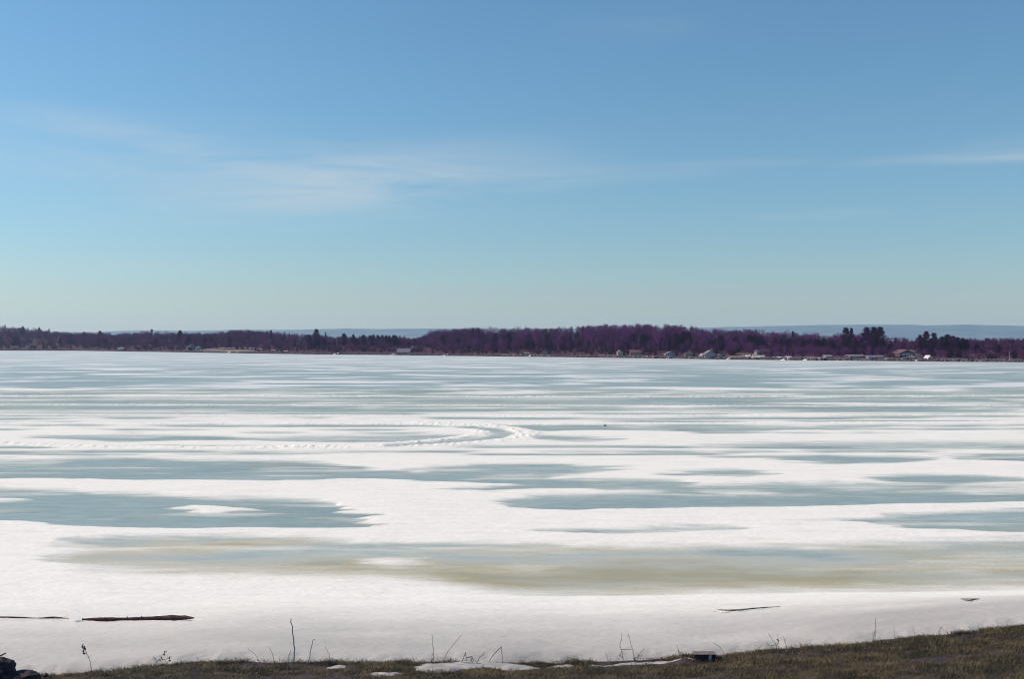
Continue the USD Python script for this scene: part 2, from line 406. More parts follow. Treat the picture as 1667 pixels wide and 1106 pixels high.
hills = obj('hills', (np.stack([X, Y, Z], -1).reshape(-1, 3), grid_faces(*Q.shape)), 'hill_wood', smooth=True)
tag(hills, 'long low blue ridge fading in haze beyond the far shore', kind='structure')

# near bank
xs = np.concatenate([np.linspace(-40, -17, 24), np.linspace(-16.7, 16.7, 420), np.linspace(17, 40, 24)])
ys = np.concatenate([np.linspace(-6, 19, 20), np.linspace(19.5, 29, 150), np.linspace(29.3, 43, 50)])
Y, X = np.meshgrid(ys, xs, indexing='ij')
bank = obj('grass_bank', (np.stack([X, Y, near_ground(X, Y)], -1).reshape(-1, 3), grid_faces(*Y.shape)), 'soil', smooth=True)
tag(bank, 'sloping earth bank under the dry grass at the near shore', kind='structure')

# ------------------------------------------------------------------ snow on the ice
# cover map, drawn over the ice in bearing and depth: rows are equal steps of 1/distance
V0, V1, U0, U1, DV = 600, 1112, -760, 2430, 0.5
gv = np.arange(V0, V1, DV)
gu = np.arange(U0, U1, 2.0)
GU, GV = np.meshgrid(gu, gv)
GY = EYE * F / (GV - HZ)
GX = (GU - CU) / F * GY
cover = np.ones_like(GU)
warp_u = GU + 26 * fbm2(GX, GY, 5, 5, 3, 31) + 60 * fbm2(GX, GY, 9, 0.8, 3, 36) + 9 * fbm2(GX, GY, 1.3, 1.3, 2, 32)
warp_v = GV + (GV - HZ) / 300 * (3.2 * fbm2(GX, GY, 6, 6, 3, 33) + 1.1 * fbm2(GX, GY, 1.2, 2.0, 2, 34) + 3.0 * fbm2(GX, GY, 3.5, 0.7, 3, 35))


def band(pts, value=0.0, top=4.0, bot=1.2, amount=1.0, streak=0.0):
    """An ice patch (value 0) or snow patch (value 1): points (column, far edge, near edge), softness of both edges."""
    global cover
    a = np.array(pts, float)
    w = min(a[-1, 0] - a[0, 0], 180.0)
    for end, sgn in ((0, -1), (-1, 1)):                      # both ends run out to a feathered point
        m = a[end]
        c = m[2] * 0.6 + m[1] * 0.4
        a = np.vstack([[m[0] - 0.16 * w - 20, c, c], a]) if sgn < 0 else np.vstack([a, [m[0] + 0.16 * w + 20, c, c]])
    t, b = np.interp(warp_u, a[:, 0], a[:, 1]), np.interp(warp_u, a[:, 0], a[:, 2])
    top, bot = top * 2.8, bot * 2.2
    m = smooth01((warp_v - t) / top + 0.5) * smooth01((b - warp_v) / bot + 0.5)
    e = 0.16 * w + 24
    m = m * (1.0 if a[1, 0] < -100 else smooth01((warp_u - a[0, 0]) / e)) * (1.0 if a[-2, 0] > 1780 else smooth01((a[-1, 0] - warp_u) / e))
    m = m * amount
    if streak:
        m = m * np.clip(1 - streak + streak * 2 * (0.5 + fbm2(GX, GY, 9, 1.6, 4, int(a[0, 0]) % 97)), 0, 1)
    cover = cover * (1 - m) + value * m


# far half: mostly ice with wind streaks of snow
streaks = fbm2(GX, GY, 22, 8, 5, 41)
far = smooth01((streaks - 0.02) / 0.22) * np.interp(GV, [600, 640, 665, 690, 710], [0.0, 0.55, 0.9, 1.0, 1.0])
lift = np.interp(GV, [600, 660, 676, 700, 730, 748, 760], [0, 0.15, 0.75, 0.95, 0.86, 0.95, 1.0])
cover = np.maximum(np.clip(far * 0.95, 0, 1), lift)
for v, th, seed in ((648, 3, 1), (654, 3, 2), (659.5, 2.2, 3), (664.5, 3.2, 4), (669, 2.5, 5), (676, 3.2, 6), (682, 2.2, 7), (687, 1.8, 8), (694, 2.6, 9), (700, 2, 10), (706, 2.2, 11), (729, 2.5, 12), (736, 2.6, 13), (741, 2.0, 14), (744.5, 2.2, 15)):
    c = v + 1.8 * fbm2(GU, GU * 0, 300, 1, 2, 50 + seed)
    m = smooth01(1.35 - np.abs(GV - c) / th) * smooth01(0.5 + 2.4 * fbm2(GU, GV, 210, 30, 3, 70 + seed))
    cover = cover * (1 - 0.85 * m)
# patches, left to right and far to near
band([(50, 711, 713), (150, 710, 719), (250, 709.5, 720), (350, 711.5, 718.5), (425, 715, 717)], 0, 2, 1.2)
band([(425, 713, 717), (520, 711, 721), (640, 711, 722), (745, 708, 719)], 0, 3, 1.5, 0.8, 0.3)
band([(845, 697, 700), (920, 696, 703), (1015, 698, 701)], 0, 1.5, 1.2, 0.9)
band([(860, 710, 716), (930, 711, 721), (1000, 714, 718)], 0, 2, 2, 0.8)
band([(1000, 697, 700), (1150, 696, 703), (1390, 697, 700)], 0, 2, 1.5, 0.9)
band([(1180, 722, 728), (1400, 720, 735), (1900, 718, 732)], 0, 3, 3, 0.6, 0.5)
band([(-240, 752, 781), (0, 750, 781), (100, 749, 781), (200, 747, 782), (300, 749, 783), (400, 751, 784), (500, 753, 783), (560, 756, 781), (600, 764, 781), (650, 770, 782), (700, 773, 784), (760, 774, 787), (860, 778, 790)], 0, 4, 1.4)
band([(690, 763, 768), (760, 758, 773), (900, 757, 774), (985, 763, 768)], 0, 3, 5)
band([(690, 764, 785), (800, 770, 786), (900, 776, 790)], 0, 4, 4, 0.8)
band([(745, 796, 800), (790, 796, 801), (860, 794, 799)], 0, 1.5, 1.5)
band([(835, 783, 797), (980, 781, 798), (1100, 785, 800)], 0, 4, 4, 0.9)
band([(832, 812, 826), (860, 806, 830), (950, 808, 831), (1067, 804, 831), (1200, 796, 828), (1300, 788, 826), (1400, 788, 824), (1540, 788, 820), (1700, 790, 817), (1910, 790, 812)], 0, 5, 1.4)
band([(1000, 790, 812), (1150, 788, 812), (1280, 788, 810)], 0, 5, 5, 0.7, 0.3)
band([(1107, 770, 776), (1200, 766, 778), (1258, 770, 775)], 0, 4, 2)
band([(1280, 744, 752), (1340, 742, 756), (1430, 743, 755), (1495, 745, 749)], 0, 2, 3)
band([(1425, 776, 782), (1500, 774, 787), (1645, 778, 785)], 0, 3, 3)
band([(1565, 744, 748), (1680, 743, 752), (1910, 742, 753)], 0, 2, 2)
band([(-240, 800, 838), (0, 797, 850), (100, 799, 856), (170, 802, 860), (250, 806, 862.5), (300, 809, 863), (400, 812, 862.5), (500, 814, 862), (555, 819, 861.5), (592, 838, 859)], 0, 5, 1.3)
band([(180, 800, 808), (330, 803, 813), (525, 808, 813)], 1, 3, 5, 0.55, 0.3)
band([(288, 829, 831), (320, 824.5, 835), (365, 826, 839), (398, 832, 836)], 1, 2, 2)
band([(-60, 812, 818), (18, 814, 817)], 1, 2, 2)
band([(820, 799, 805), (950, 798, 806), (1065, 799, 803)], 1, 3, 3, 0.75)
band([(1150, 800, 806), (1215, 799, 809), (1265, 801, 805)], 1, 3, 3, 0.6)
band([(1545, 790, 802), (1620, 787, 808), (1800, 787, 806)], 1, 5, 6, 0.6, 0.4)
band([(1390, 849, 852), (1470, 840, 858), (1560, 836, 864), (1667, 832, 868), (1910, 826, 876)], 0, 4, 1.5)
band([(1280, 850, 852), (1420, 848, 853)], 0, 3, 2, 0.6)
band([(915, 865, 869), (1000, 863.5, 871), (1095, 865, 869)], 0, 4, 1.3, 0.9)
band([(1067, 857, 866), (1140, 856, 868), (1215, 860, 866)], 0, 4, 3, 0.5)
band([(125, 877, 883), (200, 874, 888), (420, 874, 886), (560, 880, 886)], 0, 4, 4, 0.75, 0.4)
band([(110, 886, 891), (400, 884, 891), (900, 886, 892)], 0, 3, 3, 0.7, 0.3)
band([(105, 906, 918), (160, 897, 926), (300, 893, 934), (600, 891, 938), (700, 892, 944), (800, 893, 958), (900, 893, 969), (1000, 893, 974), (1100, 893, 968), (1300, 892, 962), (1500, 885, 963), (1667, 882, 958), (1910, 880, 950)], 0, 10, 22)
band([(575, 914, 918), (630, 907, 924), (695, 910, 920)], 1, 6, 8, 0.75)
# the turning track: a swept channel with a kicked-up rim
rim = np.zeros_like(GU)


def path(pts, width_u, width_v, val, am=1.0):
    global cover
    p = np.array(pts, float)
    dmin = np.full(GU.shape, 9e9)
    for a, b in zip(p[:-1], p[1:]):
        d = (b - a) / [width_u, width_v]
        qx, qy = (GU - a[0]) / width_u, (GV - a[1]) / width_v
        k = np.clip((qx * d[0] + qy * d[1]) / (d @ d), 0, 1)
        dmin = np.minimum(dmin, np.hypot(qx - k * d[0], qy - k * d[1]))
    m = smooth01(1.4 - dmin) * am
    if val is not None:
        cover = cover * (1 - m) + val * m
    return m


rim = np.maximum(rim, path([(-240, 720), (0, 723), (110, 728), (330, 731), (560, 729), (650, 727), (740, 724), (800, 720), (850, 716)], 26, 2.6, 1.0))
rim = np.maximum(rim, path([(690, 690), (740, 693), (800, 695), (835, 699), (860, 707), (848, 714)], 22, 2.4, 1.0))
rim = np.maximum(rim, path([(640, 724), (720, 717), (770, 710), (790, 705), (760, 700)], 16, 1.4, 1.0))
path([(640, 727), (700, 723), (760, 719), (806, 713), (824, 707), (806, 701), (760, 697)], 17, 2.2, 0.22)
rim = np.maximum(rim, path([(-240, 646), (400, 645), (833, 647), (1250, 646.5), (1910, 644)], 40, 1.0, 0.9, 0.9))
rim = np.maximum(rim, path([(-240, 659), (300, 660), (833, 661), (1300, 662), (1910, 660)], 40, 1.0, 0.9, 0.8))
rim = np.maximum(rim, 0.8 * path([(-240, 675), (400, 677), (833, 678), (1300, 677), (1910, 675)], 40, 1.4, 1.0, 0.8))
rim = np.maximum(rim, 0.8 * path([(-240, 690), (400, 691), (833, 692), (1300, 689), (1910, 688)], 40, 1.2, 1.0, 0.8))
veil = smooth01((fbm2(GX, GY, 7, 1.5, 5, 45) + 0.05) / 0.5) * 0.45                     # thin drifting snow dusted over the bare ice
cover = np.maximum(cover, veil * np.interp(GV, [640, 720, 870, 900], [0.6, 1, 1, 0.6]))
cover = ndimage.gaussian_filter(cover, (0.7, 1.2))
cover = np.where(GV > 975, 1.0, cover)

tcol = np.concatenate([np.linspace(-0.87, -0.532, 110), np.linspace(-0.53, 0.53, 1040), np.linspace(0.532, 0.87, 110)])
NC, NR = len(tcol), 660
ucolm = CU + F * tcol
r = np.linspace(0, 1, NR)
VV = 632 + (1100 - 632) * r[:, None] + 0 * ucolm[None, :]
UU = np.broadcast_to(ucolm[None, :], VV.shape)
# rows by distance; over the bank the sheet follows the ground, so the distance is taken on it
yrow = np.concatenate([EYE * F / (np.linspace(632, 960, 470) - HZ), np.linspace(EYE * F / (960 - HZ), 25.6, 191)[1:]])
Y = np.broadcast_to(yrow[:, None], (NR, NC))
X = Y * tcol[None, :]
vflat = HZ + EYE * F / Y


def sample(field):
    return ndimage.map_coordinates(field, [(np.clip(vflat, V0, V1 - 1) - V0) / DV, (UU - U0) / 2.0], order=1, mode='nearest')


C = sample(cover)
R = sample(rim)
base = np.where(Y < 44, near_ground(X, Y), -0.12)
base = np.maximum(base, 0.0)
thick = 0.06 * smooth01((C - 0.25) / 0.75) + 0.045 * smooth01((C - 0.5) / 0.5) * (0.5 + 0.5 * fbm2(X, Y, 7, 3.5, 3, 61))
near = smooth01((110 - Y) / 50)
thick += smooth01((C - 0.4) / 0.5) * near * (0.018 * fbm2(X + 0.5 * Y, Y, 0.7, 0.35, 3, 62) + 0.03 * fbm2(X, Y, 2.2, 1.1, 3, 63))
lumps = np.clip(fbm2(X, Y, 0.32, 1.2, 4, 64) + 0.12, 0, 1) * (0.5 + 0.9 * meshkit.noise(np.stack([X / 3.0, Y / 3.0, X * 0], -1), 7))
thick += R * (0.05 + 0.17 * lumps) * np.interp(Y, [60, 100, 200], [0.7, 0.8, 1.1])
# grass edge of the sheet
edge = crest_v(UU)
ground_v = HZ + (EYE - near_ground(X, Y)) * F / Y
bare = smooth01((27.9 + 0.35 * fbm2(X, Y, 1.2, 1.2, 4, 66) - Y) / 0.9)
thick = np.where(Y < 33, thick + 0.05 * smooth01((33 - Y) / 4), thick)
thick = np.where(Y < 29.5, thick * (1 - bare) - 0.08 * bare, thick)


def slot(pts, half, depth):
    """A narrow trough melted into the snow round something lying in it."""
    global thick
    p = np.array(pts, float)
    d = np.full(X.shape, 9e9)
    for a, b in zip(p[:-1], p[1:]):
        e = b - a
        k = np.clip(((X - a[0]) * e[0] + (Y - a[1]) * e[1]) / (e @ e), 0, 1)
        d = np.minimum(d, np.hypot(X - a[0] - k * e[0], Y - a[1] - k * e[1]))
    thick = thick - depth * smooth01(1.5 - d / half)


def bank_pt(u, v):
    return hit(u, v, lambda x, y: np.maximum(near_ground(x, y), 0) + 0.2, 20, 60)


log_pts = [bank_pt(u, v) for u, v in ((134, 1006), (180, 1006), (225, 1005), (270, 1003.5), (300, 1003), (316, 1003.5))]
thin_pts = [bank_pt(u, v) for u, v in ((-30, 1002), (20, 1002.5), (60, 1004), (88, 1003), (112, 1004.5))]
twig_pts = [bank_pt(u, v) for u, v in ((1168, 990), (1186, 991.5), (1205, 990.5), (1222, 988.5), (1245, 986.5), (1270, 985))]
small_pts = [bank_pt(u, v) for u, v in ((1564, 973), (1580, 974), (1594, 973))]
for pts, hw, dp in ((log_pts, 0.16, 0.06), (thin_pts, 0.08, 0.04), (twig_pts, 0.09, 0.05), (small_pts, 0.06, 0.02)):
    slot([(p[0], p[1]) for p in pts], hw, dp)
thick = thick - 0.014 * smooth01((0.13 - C) / 0.10) * (Y > 29.5)
Z = base + 0.006 + thick
# vignette darkening painted into the snow colour, greyer towards the near bank
painted_grey = smooth01((39.0 - Y) / 12.0) * (0.85 + 0.25 * fbm2(X, Y, 3.5, 1.5, 4, 67))
# slow swell of the old drifts
faces = grid_faces(NR, NC)
keep = (np.where(Y < 29.5, 1 - bare, C).ravel()[faces].max(1) > 0.03)
faces = faces[keep]
pick = np.unique(faces)
new = np.full(NR * NC, -1)
new[pick] = np.arange(len(pick))
snow = obj('snow_cover', (np.stack([X, Y, Z], -1).reshape(-1, 3)[pick], new[faces][:, ::-1]), 'snow', smooth=True)
fattr(snow, 'cover', C.ravel()[pick])
fattr(snow, 'painted_grey', np.clip(painted_grey, 0, 1).ravel()[pick])
tag(snow, 'white wind-packed snow drifts lying over the frozen lake and shore', 'snow', kind='stuff')


# ------------------------------------------------------------------ trees
def bare_tree(seed, form):
    """Unit-height leafless tree: (trunk mesh, crown mesh)."""
    rng = np.random.default_rng(seed)
    trunk, crown = MB(), MB()
    k = 7
    lean = rng.normal(0, 0.02, (k, 2)).cumsum(0)
    tz = np.linspace(0, 0.95, k)
    tp = np.c_[lean, tz]
    tp[0, :2] = 0
    trunk.tube(tp, np.interp(tz, [0, 1], [0.017, 0.003]) * (1.15 if form == 'round' else 0.9), 5)
    starts, dirs, lens = [], [], []
    nl = 24 if form == 'round' else 18
    cz, rz, rx = (0.60, 0.39, 0.30) if form == 'round' else (0.72, 0.27, 0.13)
    cx_off = rng.normal(0, 0.03, 2)
    for i in range(nl):
        a = i * 2.4 + rng.uniform(-0.5, 0.5)
        el = math.asin(np.clip(-0.45 + 1.42 * (i + rng.uniform(0, 1)) / nl, -1, 0.99))
        k_r = rng.uniform(0.72, 1.06)
        e = np.array([math.cos(el) * math.cos(a) * rx * k_r + cx_off[0], math.cos(el) * math.sin(a) * rx * k_r + cx_off[1], cz + math.sin(el) * rz * k_r])
        t = float(np.clip(e[2] - math.hypot(e[0], e[1]) * (0.9 if form == 'round' else 1.7) - 0.03, 0.16 if form == 'round' else 0.35, 0.93))
        o = np.array([np.interp(t, tz, tp[:, 0]), np.interp(t, tz, tp[:, 1]), t])
        d = (e - o) / np.linalg.norm(e - o)
        L = float(np.linalg.norm(e - o))
        c = o + (e - o) * 0.5 + np.array([e[0] - o[0], e[1] - o[1], 0]) * 0.12
        crown.tube([o, c, e], [0.0055, 0.0035, 0.0012], 3)
        for _ in range(9):
            w = rng.uniform(0.25, 1.0)
            b = (1 - w) ** 2 * o + 2 * w * (1 - w) * c + w * w * e
            dd = d * 0.6 + rng.normal(0, 0.5, 3) + [0, 0, 0.35]
            dd /= np.linalg.norm(dd)
            l2 = L * rng.uniform(0.25, 0.5)
            crown.tube([b, b + dd * l2], [0.0022, 0.0007], 3)
            m = 12 if form == 'round' else 7
            s = b + dd * l2 * rng.uniform(0.15, 1.0, (m, 1))
            td = dd * 0.7 + rng.normal(0, 0.55, (m, 3)) + [0, 0, 0.3]
            td /= np.linalg.norm(td, axis=1, keepdims=True)
            starts.append(s), dirs.append(td), lens.append(rng.uniform(0.03, 0.075, m))
    s, d, L = np.vstack(starts), np.vstack(dirs), np.concatenate(lens)
    side = np.cross(d, rng.normal(0, 1, d.shape))
    side /= np.linalg.norm(side, axis=1, keepdims=True)
    wd = 0.0017
    v = np.stack([s - side * wd, s + side * wd, s + d * L[:, None]], 1).reshape(-1, 3)
    crown.add(v, np.arange(len(v)).reshape(-1, 3))
    return trunk.mesh(), crown.mesh()


def needle_sprays(mb, rng, centres, outs, size, n, flat=0.35):
    """Small leaf-sized faces about branch ends."""
    c = np.repeat(centres, n, 0) + rng.normal(0, 1, (len(centres) * n, 3)) * np.array([1, 1, flat]) * size * 0.75
    o = np.repeat(outs, n, 0) + rng.normal(0, 0.6, c.shape) * [1, 1, 0.6]
    o /= np.linalg.norm(o, axis=1, keepdims=True)
    s = np.cross(o, rng.normal(0, 1, c.shape))
    s /= np.linalg.norm(s, axis=1, keepdims=True)
    L = size * rng.uniform(0.5, 1.0, (len(c), 1))
    v = np.stack([c - s * L * 0.20, c + s * L * 0.20, c + o * L], 1).reshape(-1, 3)
    mb.add(v, np.arange(len(v)).reshape(-1, 3))


def conifer(seed, form):
    rng = np.random.default_rng(seed)
    trunk, crown = MB(), MB()
    tz = np.linspace(0, 0.98, 6)
    trunk.tube(np.c_[rng.normal(0, 0.004, (6, 2)) * (tz[:, None] > 0), tz], np.interp(tz, [0, 1], [0.017, 0.002]), 5)
    cs, os_, sz = [], [], []
    if form == 'spruce':
        levels, lo, rad = 30, 0.06, 0.17
    elif form == 'dense':
        levels, lo, rad = 24, 0.05, 0.30
    else:
        levels, lo, rad = 17, 0.24, 0.23
    for i in range(levels):
        t = lo + (0.985 - lo) * (i + rng.uniform(-0.3, 0.3)) / (levels - 1)
        t = min(max(t, lo), 0.985)
        q = (t - lo) / (1 - lo)
        if form == 'spruce':
            reach, nb = rad * (1 - q) ** 0.9 + 0.012, 9
        elif form == 'dense':
            reach, nb = rad * math.sqrt(max(1 - (q * 1.0) ** 2.2, 0.01)) * (0.6 + 0.4 * min(1, q * 4)), 10
        else:
            reach, nb = rad * math.sin(math.pi * min(0.97, 0.28 + 0.66 * q)) * rng.uniform(0.45, 1.2), int(rng.integers(4, 8))
        for b in range(nb):
            a = rng.uniform(0, 2 * np.pi)
            rr = reach * rng.uniform(0.65, 1.15)
            droop = {'spruce': -0.18, 'dense': 0.05, 'pine': rng.uniform(-0.05, 0.35)}[form] * rr
            o = np.array([0, 0, t])
            e = np.array([math.cos(a) * rr, math.sin(a) * rr, t + droop])
            crown.tube([o, (o + e) / 2 + [0, 0, 0.006], e], [0.0035, 0.0022, 0.0008], 3)
            ks = (0.35, 0.6, 0.8, 1.0) if form != 'pine' else (0.55, 0.78, 1.0)
            for kk in ks:
                cs.append(o + (e - o) * kk)
                os_.append([math.cos(a), math.sin(a), 0.25])
    cs, os_ = np.array(cs), np.array(os_)
    needle_sprays(crown, rng, cs, os_, {'spruce': 0.030, 'dense': 0.046, 'pine': 0.052}[form], {'spruce': 7, 'dense': 9, 'pine': 22}[form], {'spruce': 0.35, 'dense': 0.7, 'pine': 0.6}[form])
    return trunk.mesh(), crown.mesh()


def shrub(seed):
    rng = np.random.default_rng(seed)
    mb = MB()
    for _ in range(26):
        a, inc = rng.uniform(0, 2 * np.pi), rng.uniform(0.1, 0.95)
        d = np.array([math.sin(inc) * math.cos(a), math.sin(inc) * math.sin(a), math.cos(inc)])
        L = rng.uniform(0.5, 1.0)
        o = rng.normal(0, 0.06, 3) * [1, 1, 0]
        e = o + d * L + [0, 0, 0.08]
        mb.tube([o, (o + e) / 2 + rng.normal(0, 0.03, 3), e], [0.012, 0.008, 0.003], 3)
        m = 16
        s = o + (e - o) * rng.uniform(0.25, 1, (m, 1))
        td = d + rng.normal(0, 0.6, (m, 3)) + [0, 0, 0.3]
        td /= np.linalg.norm(td, axis=1, keepdims=True)
        side = np.cross(td, rng.normal(0, 1, td.shape))
        side /= np.linalg.norm(side, axis=1, keepdims=True)
        v = np.stack([s - side * 0.010, s + side * 0.010, s + td * rng.uniform(0.10, 0.24, (m, 1))], 1).reshape(-1, 3)
        mb.add(v, np.arange(len(v)).reshape(-1, 3))
    return mb.mesh()


SRC = {}
for kind, forms in (('round', 5), ('tall', 5), ('pine', 4), ('spruce', 3), ('dense', 3)):
    for i in range(forms):
        p = f'/World/{kind}_tree_source_{"abcdefg"[i]}'
        stage.CreateClassPrim(p)
        trunk, crown = (bare_tree(100 + i + (50 if kind == 'tall' else 0), kind) if kind in ('round', 'tall') else conifer(300 + i + len(kind) * 10, kind))
        usdkit.mesh(stage, p + '/trunk', trunk, MAT['bark'])
        usdkit.mesh(stage, p + '/crown', crown, MAT['twig' if kind in ('round', 'tall') else 'needles'])
        SRC.setdefault(kind, []).append((p, trunk, crown))
SHRUBS = [shrub(700 + i) for i in range(4)]


def plant(kind, variant, x, y, h, width, rot, name, label, category='tree', group=None, sink=0.3):
    z = float(far_ground(np.array([x]), np.array([y]))[0]) - sink
    t = UsdGeom.Xform.Define(stage, numbered('/World', name))
    t.GetPrim().GetReferences().AddInternalReference(SRC[kind][variant % len(SRC[kind])][0])
    t.AddTranslateOp().Set(Gf.Vec3d(x, y, z))
    t.AddRotateZOp().Set(float(rot))
    t.AddScaleOp().Set(Gf.Vec3f(h * width, h * width, h + sink))
    t.GetPrim().SetInstanceable(True)
    tag(t, label, category, group)
    return t


tree_v = curve([(-420, 540), (-60, 529), (0, 530), (40, 531.5), (90, 537), (120, 541), (165, 539), (180, 542), (240, 538), (290, 540), (340, 541), (380, 536), (440, 537), (470, 543), (500, 542), (545, 547), (600, 546),
                (650, 547), (672, 549), (690, 545), (700, 536), (730, 535), (765, 531), (800, 531), (850, 531), (900, 532), (930, 531), (960, 528), (1000, 526), (1060, 526), (1125, 528), (1145, 535), (1170, 533),
                (1200, 534), (1225, 531), (1245, 536), (1300, 539), (1330, 541), (1350, 545), (1365, 541), (1385, 541), (1400, 540), (1440, 545), (1452, 561), (1490, 561), (1510, 560), (1580, 560), (1600, 562), (1667, 563), (2100, 560)])
REGIONS = [(-999, 120, 'bare grey tree on the wooded hill at the far left'), (120, 285, 'bare purplish tree left of the white shoreline house'), (285, 470, 'bare tree behind the white house and curving shore road'),
           (470, 640, 'bare tree among the dark pines left of the grey boathouse'), (640, 765, 'bare tree on the slope around the grey boathouse'), (765, 950, 'bare tree in the left half of the tall middle wood'),
           (950, 1140, 'tall slender bare tree in the highest part of the wood'), (1140, 1360, 'bare tree above the cluster of shore houses right of middle'), (1360, 2500, 'bare tree around the dark pines at the right')]


def region(u):
    return next(r[2] for r in REGIONS if r[0] <= u < r[1])


rng = np.random.default_rng(11)


def tree_at(u, s, frac):
    """Base and height of a tree at a bearing and a distance behind the shore, as tall as the wood's skyline there times frac."""
    d = float(dshore(u)) + s
    x = (u - CU) / F * d
    g = float(far_ground(np.array([x]), np.array([d]))[0])
    ztop = EYE + (HZ - float(tree_v(u))) * d / F
    return x, d, g, max(3.0, (ztop - g) * frac)


# skyline and front trees that can be told apart: 290 individuals
count = 0
slots = []
for i in range(150):
    slots.append((-20 + 1700 * (i + rng.uniform(0.1, 0.9)) / 150, rng.uniform(95, 150), rng.uniform(0.86, 1.03)))
for i in range(60):
    slots.append((-20 + 1700 * (i + rng.uniform(0, 1)) / 60, rng.uniform(45, 90), rng.uniform(0.62, 0.92)))
for i in range(50):
    slots.append((-20 + 1700 * (i + rng.uniform(0, 1)) / 50, rng.uniform(10, 35), rng.uniform(0.32, 0.62)))
for i in range(40):
    slots.append((980 + 640 * (i + rng.uniform(0, 1)) / 40, rng.uniform(5, 22), rng.uniform(0.28, 0.5)))
for u, s, fr in slots:
    x, d, g, h = tree_at(u, s, fr)
    if u < 110 and s > 90:
        s = rng.uniform(150, 480)
        x, d, g, h = tree_at(u, s, fr)
    h = min(h, 24)
    tall = (u > 860 and u < 1180 and rng.random() < 0.85) or rng.random() < 0.2
    kind = 'tall' if tall else 'round'
    w = rng.uniform(0.85, 1.25) * (1.0 if h > 9 else 1.3)
    plant(kind, int(rng.integers(5)), x, d, h, w, rng.uniform(0, 360), 'bare_tree', region(u), 'tree', region(u).replace('bare', 'bare trees:', 1) if False else 'bare trees, ' + region(u).split('tree ', 1)[1])

